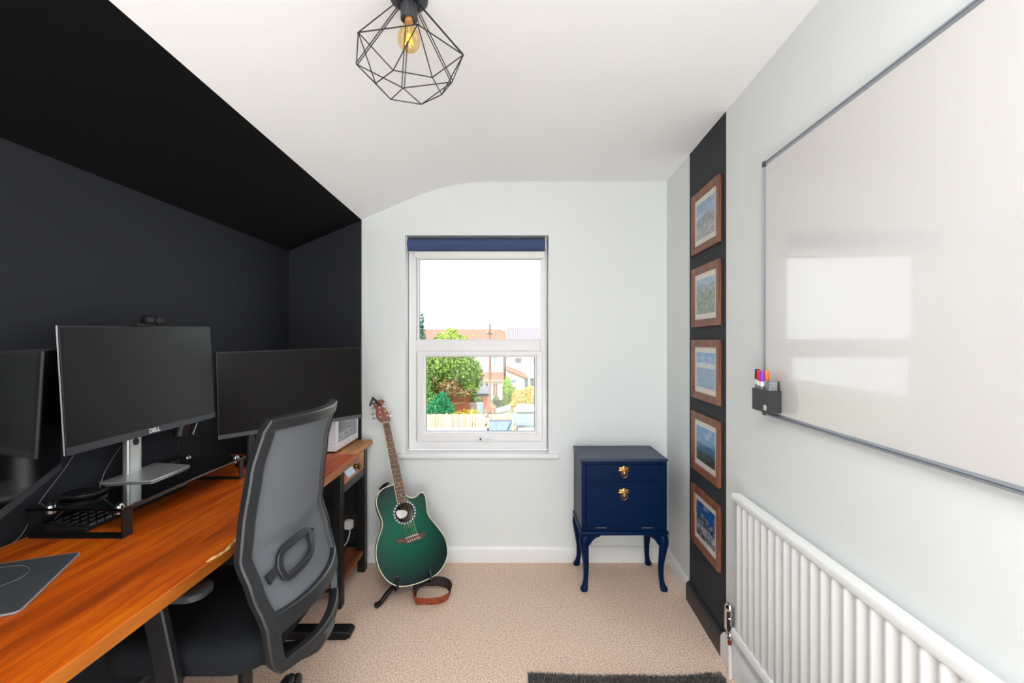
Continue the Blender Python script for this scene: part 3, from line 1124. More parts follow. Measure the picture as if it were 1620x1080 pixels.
# five-star base
hub = V(-0.82, 1.40, 0.085)
bm = nb()
lathe(bm, hub - V(0, 0, 0.03), (0, 0, 1), [(0, 0.04), (0.05, 0.045), (0.065, 0.032)], 20)
hb_ = obj('base_hub', bm, M['black_plastic'], ch)
for k in range(5):
    a = math.radians(93 + 72 * k)
    d = V(math.cos(a), math.sin(a), 0)
    e = hub + d * 0.315
    bm = nb()
    sweep(bm, [hub + d * 0.02, hub + d * 0.17 + V(0, 0, -0.004), e + V(0, 0, -0.018)], 0, up=(0, 0, 1), sq=[(0.03, 0.018), (0.024, 0.015), (0.018, 0.012)])
    obj('base_leg', bm, M['chair_frame'], ch)
    side = V(-d.y, d.x, 0)
    c = e + d * 0.03
    c.z = 0.029
    cs_ = nb()
    cyl(cs_, V(e.x, e.y, 0.05), V(e.x, e.y, 0.075), 0.008, n=10)
    cst = obj('castor', cs_, M['black_metal'], ch)
    for q in (-1, 1):
        w_ = nb()
        ax = side * q
        lathe(w_, c + ax * 0.004, ax, [(0, 0.027), (0.004, 0.029), (0.014, 0.029), (0.020, 0.024), (0.022, 0.012)], 22)
        obj('wheel', w_, M['black_plastic'], cst)

# ------------------------------------------------------------------ acoustic guitar
gB = P(640, 925, 2.34)
gT = P(600, 632, 2.66)
ga = (gT - gB).normalized()
gr = V(math.cos(math.radians(25)), math.sin(math.radians(25)), 0)
gr = (gr - ga * gr.dot(ga)).normalized()
gn_ = gr.cross(ga)              # out of the soundboard, toward the room
EYE = V(0, 0, H)


def GP(px, py, off=0.0):
    q = P(px, py, 1.0) - EYE
    o = gB + gn_ * off
    return EYE + q * ((o - EYE).dot(gn_) / q.dot(gn_))


def G8(x, y, off=0.0):
    return GP(580 + x / 5.143, 760 + y / 5.143, off)


def GL(u, v, z=0.0):
    return gB + gr * u + ga * v + gn_ * z


def UV(p):
    d = p - gB
    return d.dot(gr), d.dot(ga)


gt = thing('acoustic_guitar', 'green acoustic guitar with a cutaway body leaning on a black stand by the window wall', 'guitar', (gB.x, gB.y, 0.0))
body_px = [(225, 38), (165, 52), (125, 72), (95, 108), (80, 160), (84, 215), (103, 272), (124, 320), (128, 365), (118, 410), (97, 465), (80, 535), (76, 600), (86, 665), (110, 730), (148, 790), (195, 832), (250, 857), (320, 858), (400, 840), (480, 810), (560, 768), (618, 705), (652, 630), (658, 560), (640, 475), (595, 400), (540, 333), (500, 275), (487, 200), (478, 130), (455, 98), (430, 102), (405, 128), (370, 140), (335, 130), (280, 85)]
loop = [UV(G8(*p)) for p in body_px]
loop = [(p.x, p.y) for p in cr([V(u, v, 0) for u, v in loop], 4, closed=True)]
gc = (sum(u for u, v in loop) / len(loop), sum(v for u, v in loop) / len(loop))
# bowl back
bm = nb()
rings = []
for z, s in ((-0.003, 1.0), (-0.05, 1.0), (-0.085, 0.965), (-0.108, 0.87), (-0.122, 0.7), (-0.130, 0.45)):
    rings.append([GL(gc[0] + (u - gc[0]) * s, gc[1] + (v - gc[1]) * s, z) for u, v in loop])
loft(bm, rings, cap=False)
Rr = [v for v in bm.verts][-len(loop):]
bm.faces.new(Rr)
obj('bowl_back', bm, mat('bowl_black', (14, 15, 16), 0.3), gt, smooth=50)
# soundboard with its round hole
hc = UV(G8(309, 259))
HR = (UV(G8(383, 235))[0] - UV(G8(236, 283))[0]) / 2 * 1.0
bm = nb()
ov = [bm.verts.new(GL(u, v, 0)) for u, v in loop]
iv = [bm.verts.new(GL(hc[0] + HR * math.cos(2 * PI * k / 40), hc[1] + HR * math.sin(2 * PI * k / 40), 0)) for k in range(40)]
ed = [bm.edges.new((L_[i], L_[(i + 1) % len(L_)])) for L_ in (ov, iv) for i in range(len(L_))]
bmesh.ops.triangle_fill(bm, use_beauty=True, use_dissolve=False, edges=ed)
mg = mat('green_lacquer', (0, 92, 72), 0.1, spec=0.2)
nt = mg.node_tree
# green burst that darkens toward the rim: the lacquer colour itself, by distance from a point on the board
tc = nt.nodes.new('ShaderNodeTexCoord')
vm = nt.nodes.new('ShaderNodeVectorMath')
vm.operation = 'DISTANCE'
ctr = GL(gc[0] - 0.01, gc[1] - 0.005, 0) - WO[gt.name]
vm.inputs[1].default_value = ctr
nt.links.new(tc.outputs['Object'], vm.inputs[0])
rp = nt.nodes.new('ShaderNodeValToRGB')
rp.color_ramp.elements[0].position = 0.05
rp.color_ramp.elements[0].color = lin((0, 94, 70))
rp.color_ramp.elements[1].position = 0.25
rp.color_ramp.elements[1].color = lin((0, 26, 28))
nt.links.new(vm.outputs['Value'], rp.inputs['Fac'])
nt.links.new(rp.outputs['Color'], nt.nodes['Principled BSDF'].inputs['Base Color'])
sb = obj('soundboard', bm, mg, gt, smooth=0)
sb['label'] = 'glossy green soundboard darkening toward the rim'
m_ = sb.modifiers.new('solid', 'SOLIDIFY')
m_.thickness = 0.003
m_.offset = 0
bm = nb()
sweep(bm, [GL(u, v, 0.001) for u, v in loop], 0.0024, 6, closed=True)
obj('binding', bm, mat('cream_binding', (232, 226, 196), 0.4), gt)['label'] = 'cream binding around the body'
# rosette
bm = nb()
n = 48
RO = HR * 1.26
loft(bm, [[GL(hc[0] + r * math.cos(2 * PI * k / n), hc[1] + r * math.sin(2 * PI * k / n), z) for k in range(n)] for r, z in ((HR, 0.0016), (HR, 0.0026), (RO, 0.0026), (RO, 0.0016))], cap=False)
ro = obj('rosette', bm, mat('rosette_grey', (44, 62, 60), 0.4), gt)
for k in range(22):
    a = 2 * PI * k / 22
    bm = nb()
    c_ = V(math.cos(a), math.sin(a), 0)
    t_ = V(-c_.y, c_.x, 0)
    rm = (HR + RO) / 2
    pts = [c_ * rm + c_ * dx * 0.0055 + t_ * dy * 0.0045 for dx, dy in ((1, 0), (0, 1), (-1, 0), (0, -1))]
    loft(bm, [[GL(hc[0] + p.x, hc[1] + p.y, z) for p in pts] for z in (0.0026, 0.0032)])
    obj('inlay', bm, M['logo'], ro)
# label seen through the hole
bm = nb()
pts = [G8(x, y, -0.02) for x, y in ((238, 253), (258, 240), (310, 240), (332, 255), (325, 285), (300, 305), (270, 308), (248, 290))]
loft(bm, [pts, [p + gn_ * 0.001 for p in pts]])
obj('paper_label', bm, mat('label_paper', (232, 226, 226), 0.7), gt)['label'] = 'pale paper label seen through the sound hole'
# neck, fretboard, frets
nutL, nutR = UV(GP(605.4, 668.6)), UV(GP(615.7, 668.0))
endL, endR = UV(G8(252, 186)), UV(G8(328, 168))
FB = 0.006
bm = nb()
loft(bm, [[GL(*p, z) for p in (nutL, nutR, endR, endL)] for z in (0.001, FB)])
fb = obj('fretboard', bm, wood('rosewood', (58, 32, 22), (84, 48, 34), (112, 68, 50), (60, 60, 6), 0.5), gt)
fb['label'] = 'dark rosewood fretboard'


def lerp2(a, b, t):
    return (a[0] + (b[0] - a[0]) * t, a[1] + (b[1] - a[1]) * t)


mfret = mat('fret_metal', (196, 188, 172), 0.3, metal=0.8)
scale_len = 1.62
for k in range(1, 21):
    t = (1 - 2 ** (-k / 12)) * scale_len
    if t > 0.985:
        break
    a, b = lerp2(nutL, endL, t), lerp2(nutR, endR, t)
    bm = nb()
    cyl(bm, GL(*a, FB), GL(*b, FB), 0.0011, n=6)
    obj('fret', bm, mfret, fb)
    if k in (3, 5, 7, 9, 12, 15):
        t2_ = (t + (1 - 2 ** (-(k - 1) / 12)) * scale_len) / 2
        m_uv = lerp2(lerp2(nutL, endL, t2_), lerp2(nutR, endR, t2_), 0.5)
        bm = nb()
        cyl(bm, GL(*m_uv, FB), GL(*m_uv, FB + 0.0004), 0.0028, n=10)
        obj('position_dot', bm, M['logo'], fb)
jt = 0.80
jL, jR = lerp2(nutL, endL, jt), lerp2(nutR, endR, jt)
bm = nb()
rings = []
for (l, r), dp in (((nutL, nutR), 0.016), ((lerp2(nutL, endL, 0.4), lerp2(nutR, endR, 0.4)), 0.019), ((jL, jR), 0.024)):
    rr_ = []
    for k in range(9):
        a = PI * k / 8
        m2 = lerp2(l, r, 0.5 - 0.5 * math.cos(a))
        rr_.append(GL(*m2, -dp * math.sin(a) + 0.0009))
    rings.append(rr_)
loft(bm, rings)
obj('neck', bm, mat('neck_wood', (168, 134, 96), 0.45), gt)
for side, (l, r) in (('l', (nutL, endL)),):
    bm = nb()
    sweep(bm, [GL(l[0] - 0.001, l[1], 0.003), GL(r[0] - 0.001, r[1], 0.003)], 0.0018, 6)
    obj('neck_binding', bm, mat('cream_neck_binding', (226, 214, 180), 0.4), gt)
bm = nb()
cyl(bm, GL(*nutL, FB + 0.001), GL(*nutR, FB + 0.001), 0.0022, n=8)
obj('nut', bm, M['logo'], gt)


def G7(x, y, off=0.0):
    return GP(570 + x / 6.35, 610 + y / 6.35, off)


hs = [(226, 370), (195, 352), (168, 325), (160, 290), (160, 250), (150, 215), (128, 185), (118, 168), (150, 165), (178, 150), (205, 138), (240, 150), (240, 168), (222, 185), (236, 212), (262, 245), (285, 280), (298, 315), (298, 350), (290, 370)]
hl = [UV(G7(*p)) for p in hs]
hl = [(p.x, p.y) for p in cr([V(u, v, 0) for u, v in hl], 3, closed=True)]
bm = nb()
loft(bm, [[GL(u, v, z) for u, v in hl] for z in (-0.012, 0.002)])
hd2 = obj('headstock', bm, wood('headstock_wood', (104, 48, 34), (132, 66, 48), (158, 88, 66), (50, 50, 8), 0.35), gt, 0.001)
hd2['label'] = 'reddish brown headstock'
pegs = [((198, 320), (133, 325)), ((193, 272), (122, 283)), ((187, 225), (130, 222)), ((270, 303), (304, 300)), ((245, 258), (270, 250)), ((222, 212), (246, 205))]
posts = []
for (a, b), (c, d) in pegs:
    bm = nb()
    p_ = G7(a, b, 0.0)
    cyl(bm, p_ + gn_ * 0.002, p_ + gn_ * 0.011, 0.0035, n=10)
    pe = obj('tuning_peg', bm, M['chrome'], hd2)
    posts.append(p_ + gn_ * 0.008)
    q_ = G7(c, d, 0.0) - gn_ * 0.006
    e_ = (q_ - p_).normalized()
    q0 = q_ - e_ * 0.010
    bm = nb()
    sweep(bm, [p_ - gn_ * 0.006, q0, q_ - e_ * 0.006, q_, q_ + e_ * 0.006], [0.002, 0.002, 0.0065, 0.008, 0.003], 10)
    obj('peg_button', bm, M['chrome'], hd2)
# bridge, saddle, strings
br_px = [(232, 497), (250, 478), (300, 470), (345, 452), (395, 440), (440, 422), (468, 415), (478, 428), (470, 455), (440, 475), (400, 488), (360, 505), (320, 515), (290, 505), (255, 505)]
bl2 = [UV(G8(*p)) for p in br_px]
bl2 = [(p.x, p.y) for p in cr([V(u, v, 0) for u, v in bl2], 3, closed=True)]
bm = nb()
loft(bm, [[GL(u, v, z) for u, v in bl2] for z in (0.0016, 0.009)])
brg = obj('bridge', bm, wood('bridge_wood', (62, 28, 20), (92, 46, 34), (118, 66, 50), (50, 50, 50), 0.45), gt, 0.0015)
s0_, s1_ = UV(G8(312, 470)), UV(G8(415, 434))
bm = nb()
sweep(bm, [GL(*s0_, 0.0105), GL(*s1_, 0.0105)], 0.0022, 6)
obj('saddle', bm, M['logo'], brg)
mstr = mat('string_bronze', (206, 186, 150), 0.3, metal=0.8)
for k in range(6):
    t = 0.1 + 0.8 * k / 5
    e1 = lerp2(s0_, s1_, t)
    n1 = lerp2(nutL, nutR, 0.1 + 0.8 * k / 5)
    pin = lerp2(UV(G8(335, 495)), UV(G8(425, 463)), k / 5)
    post = posts[(2, 1, 0)[k] if k < 3 else (3, 4, 5)[k - 3]] if False else posts[[0, 1, 2, 5, 4, 3][k]]
    bm = nb()
    sweep(bm, [GL(*pin, 0.009), GL(*e1, 0.0127), GL(*n1, FB + 0.0038), post], 0.0007 if k < 3 else 0.0005, 5)
    obj('string', bm, mstr, gt)
    bm = nb()
    lathe(bm, GL(*pin, 0.009), gn_, [(0, 0.003), (0.003, 0.0034), (0.004, 0.002)], 10)
    obj('bridge_pin', bm, M['logo'], brg)
for (a, b) in ((403, 580), (420, 592), (395, 597), (411, 607)):
    pass
# clip-on tuner on the headstock
tn = thing('clip_on_tuner', 'black clip-on tuner clamped on the guitar headstock', 'tuner', G7(140, 150))
bm = nb()
sweep(bm, [G7(98, 205, 0.012), G7(108, 165, 0.016), G7(128, 118, 0.014)], 0, up=gn_, sq=(0.006, 0.006))
obj('clamp', bm, M['black_plastic'], tn)
bm = nb()
sweep(bm, [G7(120, 122, 0.016), G7(150, 145, 0.014), G7(178, 172, 0.010), G7(200, 196, 0.008)], 0, up=gn_, sq=(0.0065, 0.006))
obj('tuner_arm', bm, M['black_plastic'], tn)

# guitar stand
gs = thing('guitar_stand', 'black folding guitar stand on the carpet under the green guitar', 'stand', (gB.x, gB.y + 0.1, 0))
yk = gB + gn_ * -0.075 + V(0, 0, -0.012)
yk.z = 0.075
for (a, b), (c, d) in (((250, 862), (250, 790)), ((522, 800), (515, 738))):
    p0 = G8(a, b, 0.012)
    p1 = G8(c, d, 0.008)
    bm = nb()
    sweep(bm, cr([yk, V(p0.x, p0.y, p0.z - 0.018) - gn_ * 0.06, V(p0.x, p0.y, p0.z - 0.014), p0 + gn_ * 0.004, p1, p1 + ga * 0.004 + gn_ * 0.003], 5), 0.0065, 8)
    obj('cradle_arm', bm, M['black_plastic'], gs)
f0 = V(-0.672, 2.285, 0.012)
for e, nm in ((f0, 'leg'), (V(-0.50, 2.60, 0.012), 'leg'), (V(-0.72, 2.62, 0.012), 'leg')):
    bm = nb()
    mid = (yk + e) * 0.5 + V(0, 0, 0.012)
    sweep(bm, cr([yk, mid, e + (yk - e).normalized() * 0.02, e], 5), 0, up=(0, 0, 1), sq=(0.010, 0.009))
    lg = obj(nm, bm, M['black_plastic'], gs)
    bm = nb()
    dd_ = (e - yk).normalized()
    lathe(bm, e - V(dd_.x, dd_.y, 0) * 0.014 + V(0, 0, 0.003), V(dd_.x, dd_.y, 0), [(0, 0.012), (0.01, 0.0145), (0.026, 0.0145), (0.03, 0.01)], 14)
    obj('rubber_foot', bm, M['black_plastic'], lg)
bm = nb()
top_ = G8(150, 30, -0.135)
sweep(bm, [yk, yk + (top_ - yk) * 0.5, top_], 0.009, 10)
obj('post', bm, M['black_metal'], gs)
bm = nb()
sweep(bm, cr([top_, G8(110, 70, -0.13), G8(128, 50, -0.06), G8(155, 30, -0.03), G8(178, 22, -0.015)], 5), 0.007, 8)
obj('back_rest', bm, M['black_plastic'], gs)

# guitar strap lying on the carpet: a ribbon standing on its edge in a loop
st = thing('guitar_strap', 'red and black patterned guitar strap curled in a loop on the carpet', 'strap', (-0.43, 2.37, 0))
c_ = V(-0.425, 2.365, 0)


def strap_ring(a, w):
    r = V(0.088 * math.cos(a) + 0.012 * math.cos(2 * a), 0.075 * math.sin(a), 0)
    z0 = 0.004 + 0.012 * (1 + math.sin(a)) + 0.006 * math.sin(3 * a)
    up_ = V(0.25 * math.cos(a), 0.45 * math.sin(a), 1).normalized()
    return c_ + r + V(0, 0, z0), up_


mred = mat('strap_red', (196, 52, 28), 0.7, vary=(70, (92, 78, 40), 0.42, 0.6))
mblk = mat('strap_black', (36, 30, 30), 0.8, vary=(160, (62, 50, 46)))
for nm, a0, a1, m_, lab in (('patterned_band', 186, 345, mred, 'red patterned band of the strap'), ('black_band', -12, 196, mblk, 'black back of the strap')):
    bm = nb()
    pts, ups = [], []
    for i in range(25):
        a = math.radians(a0 + (a1 - a0) * i / 24)
        p, u = strap_ring(a, 0.05)
        pts.append(p + u * 0.024)
        ups.append(u)
    sweep(bm, pts, 0, up=ups, sq=(0.0013, 0.024))
    obj(nm, bm, m_, st)['label'] = lab
bm = nb()
sweep(bm, cr([V(-0.52, 2.385, 0.05), V(-0.49, 2.40, 0.058), V(-0.45, 2.43, 0.062)], 4), 0, up=(0.2, 0.3, 1), sq=(0.0013, 0.012))
obj('leather_end', bm, M['black_plastic'], st)

# ------------------------------------------------------------------ blue cabinet
cb_ = thing('bedside_cabinet', 'navy blue cabinet on cabriole legs with brass drop handles, in the corner beside the window', 'cabinet', (0.60, 2.58, 0))
M['navy_gloss'] = mat('navy_gloss_paint', (0, 28, 66), 0.36, bump=(90, 0.05), spec=0.13)
M['navy_top'] = mat('navy_top_paint', (24, 48, 78), 0.42, bump=(120, 0.08))
CX0, CX1, CY0, CY1 = 0.372, 0.828, 2.437, 2.742
Z0, Z1 = 0.322, 0.69
bx('top', M['navy_top'], cb_, CX0 - 0.006, CX1 + 0.006, CY0 - 0.010, CY1, Z1, 0.708, 0.006, seg=3)['label'] = 'flat blue top, scuffed'
bx('body', M['navy_gloss'], cb_, CX0, CX1, CY0 + 0.003, CY1 - 0.002, Z0, Z1, 0.002)
for x0, x1 in ((CX0, CX0 + 0.022), (CX1 - 0.022, CX1)):
    bx('stile', M['navy_gloss'], cb_, x0, x1, CY0 - 0.006, CY0 + 0.0029, Z0, Z1, 0.002)
for z0, z1 in ((0.678, Z1), (0.5845, 0.602), (Z0, 0.341)):
    bx('rail', M['navy_gloss'], cb_, CX0 + 0.0221, CX1 - 0.0221, CY0 - 0.006, CY0 + 0.0029, z0, z1, 0.001)
dr = bx('drawer', M['navy_gloss'], cb_, CX0 + 0.024, CX1 - 0.024, CY0 - 0.0065, CY0 + 0.0029, 0.6035, 0.6765, 0.0025)
do = bx('door', M['navy_gloss'], cb_, CX0 + 0.024, CX1 - 0.024, CY0 - 0.0065, CY0 + 0.0029, 0.3425, 0.583, 0.0025)
for par, z0, z1 in ((dr, 0.6035, 0.6765), (do, 0.3425, 0.583)):
    rect_frame('bead', M['navy_gloss'], par, CX0 + 0.023, CX1 - 0.023, z0 - 0.001, z1 + 0.001, 0.004, CY0 - 0.0095, CY0 - 0.0064, 0.001)
brass = mat('antique_brass', (182, 138, 80), 0.32, metal=0.9, bump=(240, 0.3, 0.002))
for par, z in ((dr, 0.648), (do, 0.530)):
    xh = 0.598
    ol = []
    for i in range(48):
        a = 2 * PI * i / 48
        r = 0.026 + 0.0035 * math.cos(7 * (a - PI / 2))
        u, v = r * math.cos(a) * 1.15, r * math.sin(a) * 0.82
        if v < -0.004:
            u *= 0.8
        ol.append((u, v))
    bm = nb()
    loft(bm, [[V(xh + u * s, y, z + v * s) for u, v in ol] for y, s in ((CY0 - 0.0064, 1), (CY0 - 0.0095, 0.94), (CY0 - 0.013, 0.55), (CY0 - 0.014, 0.2))])
    hp = obj('handle', bm, brass, par)
    hp['label'] = 'fan shaped brass back plate with a drop pull'
    bm = nb()
    sweep(bm, [V(xh + 0.0155 * math.cos(a), CY0 - 0.017 - 0.003 * math.sin(a), z - 0.017 + 0.021 * math.sin(a)) for a in [math.radians(100 - 340 * i / 24 - 20) for i in range(25)]], 0.0026, 8)
    obj('drop_ring', bm, brass, hp)
    bm = nb()
    ball(bm, V(xh, CY0 - 0.016, z - 0.014), 0.0105, 2, (0.75, 0.5, 1.25))
    obj('drop_knob', bm, mat('worn_brass', (214, 172, 136), 0.25, metal=0.9), hp)
for x in (0.476, 0.722):
    bx('hinge', mat('steel_hinge', (190, 186, 178), 0.3, metal=0.8), do, x - 0.028, x + 0.028, CY0 - 0.009, CY0 - 0.0066, 0.3385, 0.3425, 0.0006)
# apron moulding
bm = nb()
box(bm, CX0 - 0.008, CX1 + 0.008, CY0 - 0.016, CY1, 0.300, 0.3219)
obj('apron_moulding', bm, M['navy_gloss'], cb_, 0.007, seg=3)
for sx, sy, x, y in ((-1, -1, CX0 + 0.022, CY0 + 0.008), (1, -1, CX1 - 0.022, CY0 + 0.008), (-1, 1, CX0 + 0.022, CY1 - 0.03), (1, 1, CX1 - 0.022, CY1 - 0.03)):
    k = V(sx, sy, 0) * 0.7071
    pts = [V(x, y, 0.2999), V(x, y, 0.285) + k * 0.006, V(x, y, 0.255) + k * 0.010, V(x, y, 0.20) + k * 0.003, V(x, y, 0.13) - k * 0.006, V(x, y, 0.07) - k * 0.005, V(x, y, 0.035) + k * 0.002, V(x, y, 0.016) + k * 0.010, V(x, y, 0.004) + k * 0.012, V(x, y, 0.0) + k * 0.012]
    bm = nb()
    c2 = cr(pts, 4)
    rad = [0.026, 0.0275, 0.0255, 0.0205, 0.0155, 0.0135, 0.0145, 0.020, 0.019, 0.015]
    rr_ = []
    for i in range(len(c2)):
        a = min(i / 4, len(rad) - 1)
        j = min(int(a), len(rad) - 2)
        rr_.append(rad[j] + (rad[j + 1] - rad[j]) * (a - j))
    rings = []
    for p, r in zip(c2, rr_):
        rings.append([p + V(r * math.cos(2 * PI * q / 14), r * math.sin(2 * PI * q / 14), 0) for q in range(14)])
    loft(bm, rings)
    lg = obj('leg', bm, M['navy_gloss'], cb_, smooth=60)
    # curved ear pieces running from the knee along the apron
    bm = nb()
    e0 = x - sx * 0.02
    pr = [(0, 0.2999), (0.062, 0.2999), (0.056, 0.290), (0.035, 0.283), (0.018, 0.268), (0.004, 0.245), (-0.006, 0.24)]
    loft(bm, [[V(e0 - sx * a, yy, z) for a, z in pr] for yy in (y - 0.013, y + 0.013)])
    obj('knee_bracket', bm, M['navy_gloss'], lg, 0.004)
    bm = nb()
    e1 = y - sy * 0.02
    loft(bm, [[V(xx, e1 - sy * a, z) for a, z in pr] for xx in (x - 0.013, x + 0.013)])
    obj('knee_bracket', bm, M['navy_gloss'], lg, 0.004)


# ------------------------------------------------------------------ five framed pictures
def print_mat(name, sky_lo, sky_hi, layers, seed):
    """landscape printed on paper; layers: (height, amplitude, freq, colour, colour2) from back to front"""
    m = bpy.data.materials.new(name)
    m.use_nodes = True
    nt = m.node_tree
    N, Lk = nt.nodes, nt.links
    b = N['Principled BSDF']
    b.inputs['Roughness'].default_value = 0.35
    tc = N.new('ShaderNodeTexCoord')
    sp = N.new('ShaderNodeSeparateXYZ')
    Lk.new(tc.outputs['Generated'], sp.inputs[0])
    y, z = sp.outputs['Y'], sp.outputs['Z']

    def noise(sx, sz, detail, off):
        cb = N.new('ShaderNodeCombineXYZ')
        for src, mul, key in ((y, sx, 'X'), (z, sz, 'Y')):
            q = N.new('ShaderNodeMath')
            q.operation = 'MULTIPLY_ADD'
            q.inputs[1].default_value = mul
            q.inputs[2].default_value = off
            Lk.new(src, q.inputs[0])
            Lk.new(q.outputs[0], cb.inputs[key])
        n = N.new('ShaderNodeTexNoise')
        n.inputs['Scale'].default_value = 1
        n.inputs['Detail'].default_value = detail
        Lk.new(cb.outputs[0], n.inputs['Vector'])
        return n.outputs['Fac']

    def mix(fac, a, c):
        x = N.new('ShaderNodeMix')
        x.data_type = 'RGBA'
        for s, v in ((x.inputs[0], fac), (x.inputs[6], a), (x.inputs[7], c)):
            if isinstance(v, tuple):
                s.default_value = v
            else:
                Lk.new(v, s)
        return x.outputs[2]

    col = mix(z, lin(sky_lo), lin(sky_hi))
    cl = N.new('ShaderNodeValToRGB')
    cl.color_ramp.elements[0].position = 0.5
    cl.color_ramp.elements[1].position = 0.72
    Lk.new(noise(3, 5, 5, seed), cl.inputs[0])
    cf = N.new('ShaderNodeMath')
    cf.operation = 'MULTIPLY'
    cf.inputs[1].default_value = 0.55
    Lk.new(cl.outputs[0], cf.inputs[0])
    col = mix(cf.outputs[0], col, lin((222, 230, 236)))
    for i, (h, amp, fr, c1, c2) in enumerate(layers):
        ht = N.new('ShaderNodeMath')
        ht.operation = 'MULTIPLY_ADD'
        ht.inputs[1].default_value = amp
        ht.inputs[2].default_value = h - amp / 2
        Lk.new(noise(fr, 0.0, 4, seed + 3.7 * i), ht.inputs[0])
        lt = N.new('ShaderNodeMath')
        lt.operation = 'LESS_THAN'
        Lk.new(z, lt.inputs[0])
        Lk.new(ht.outputs[0], lt.inputs[1])
        rp = N.new('ShaderNodeValToRGB')
        rp.color_ramp.elements[0].position = 0.42
        rp.color_ramp.elements[1].position = 0.60
        rp.color_ramp.elements[0].color = lin(c1)
        rp.color_ramp.elements[1].color = lin(c2)
        Lk.new(noise(7, 9, 6, seed + 1.3 * i), rp.inputs[0])
        col = mix(lt.outputs[0], col, rp.outputs[0])
    Lk.new(col, b.inputs['Base Color'])
    return m


prints = [
    ('framed picture of a mountain ridge under a pale blue sky, topmost on the charcoal strip', (1.765, 2.058), ((186, 200, 214), (110, 150, 190), [(0.62, 0.5, 2.2, (108, 118, 134), (150, 156, 164)), (0.36, 0.25, 3, (140, 138, 140), (186, 180, 176))])),
    ('framed picture of a misty green hillside, second from the top of the charcoal strip', (1.405, 1.693), ((170, 192, 206), (150, 180, 206), [(0.82, 0.3, 2.5, (120, 140, 144), (166, 178, 180)), (0.62, 0.35, 3, (96, 124, 100), (150, 164, 140))])),
    ('framed picture of white cloud over a hazy blue sea, middle of the charcoal strip', (1.055, 1.342), ((150, 180, 212), (108, 164, 214), [(0.70, 0.12, 4, (196, 208, 220), (226, 230, 234)), (0.56, 0.06, 3, (120, 152, 190), (148, 174, 202))])),
    ('framed picture of a blue bay above a dark wooded headland, fourth from the top', (0.700, 0.988), ((120, 170, 208), (70, 140, 200), [(0.52, 0.04, 2, (44, 100, 140), (60, 120, 156)), (0.30, 0.22, 3, (36, 54, 48), (84, 96, 74))])),
    ('framed picture of a snowy mountain under a deep blue sky, lowest on the charcoal strip', (0.336, 0.622), ((30, 110, 180), (10, 84, 156), [(0.66, 0.6, 2.4, (28, 52, 92), (150, 160, 180)), (0.36, 0.3, 2, (130, 134, 150), (196, 196, 206)), (0.16, 0.3, 3, (20, 36, 70), (150, 150, 160))])),
]
M['mount'] = mat('picture_mount', (232, 222, 210), 0.7)
M['pic_glass'] = thin_glass('picture_glass', (255, 255, 255), 0.15)
PY0, PY1, PT = 1.962, 2.300, 0.014
for i, (lab, (z0, z1), (slo, shi, lay)) in enumerate(prints):
    t = thing('framed_picture', lab, 'picture', WR((PY0 + PY1) / 2, 0.0, z0), 'framed landscapes on the charcoal strip')
    rw = 0.034
    bm = nb()
    o_ = [(PY0, z0), (PY1, z0), (PY1, z1), (PY0, z1)]
    i_ = [(PY0 + rw, z0 + rw), (PY1 - rw, z0 + rw), (PY1 - rw, z1 - rw), (PY0 + rw, z1 - rw)]
    for k in range(4):
        kk = (k + 1) % 4
        bm = nb()
        loft(bm, [[WR(a, o, c) for a, o, c in ((*q[:1], 0.0005, q[1]), (q2[0], 0.0005, q2[1]), (q2[0], PT - 0.002, q2[1]), (q[0], PT, q[1]))] for q, q2 in ((o_[k], i_[k]), (o_[kk], i_[kk]))])
        obj('frame_rail', bm, M['frame_wood'], t, 0.0012)
    bm = nb()
    box(bm, PY0 + rw - 0.003, PY1 - rw + 0.003, 0.0006, 0.006, z0 + rw - 0.003, z1 - rw + 0.003, lambda a, o, c: WR(a, o, c))
    obj('mount', bm, M['mount'], t)
    mw = 0.022
    bm = nb()
    box(bm, PY0 + rw + mw, PY1 - rw - mw, 0.0061, 0.0066, z0 + rw + mw * 1.2, z1 - rw - mw * 1.2, lambda a, o, c: WR(a, o, c))
    obj('print', bm, print_mat('landscape_print_%d' % i, slo, shi, lay, 2.3 + i * 5.1), t, smooth=0)
    bm = nb()
    box(bm, PY0 + rw - 0.002, PY1 - rw + 0.002, 0.0085, 0.0095, z0 + rw - 0.002, z1 - rw + 0.002, lambda a, o, c: WR(a, o, c))
    obj('glass', bm, M['pic_glass'], t, smooth=0)

# ------------------------------------------------------------------ whiteboard
wb = thing('whiteboard', 'large glossy whiteboard in a thin grey metal frame on the pale wall', 'whiteboard', WR(0.98, 0, 1.08))
BY0, BY1, BZ0, BZ1 = 0.376, 1.578, 1.082, 1.953
alu = mat('grey_aluminium', (152, 158, 166), 0.4, metal=0.35)
bm = nb()
box(bm, BY0 + 0.004, BY1 - 0.004, 0.001, 0.014, BZ0 + 0.004, BZ1 - 0.004, lambda a, o, c: WR(a, o, c))
obj('board', bm, mat('board_enamel', (214, 211, 209), 0.2, spec=0.4, coat=0.7, coat_rough=0.035), wb, smooth=0)
FW, FT = 0.014, 0.019
oo = [(BY0, BZ0), (BY1, BZ0), (BY1, BZ1), (BY0, BZ1)]
ii = [(BY0 + FW, BZ0 + FW), (BY1 - FW, BZ0 + FW), (BY1 - FW, BZ1 - FW), (BY0 + FW, BZ1 - FW)]
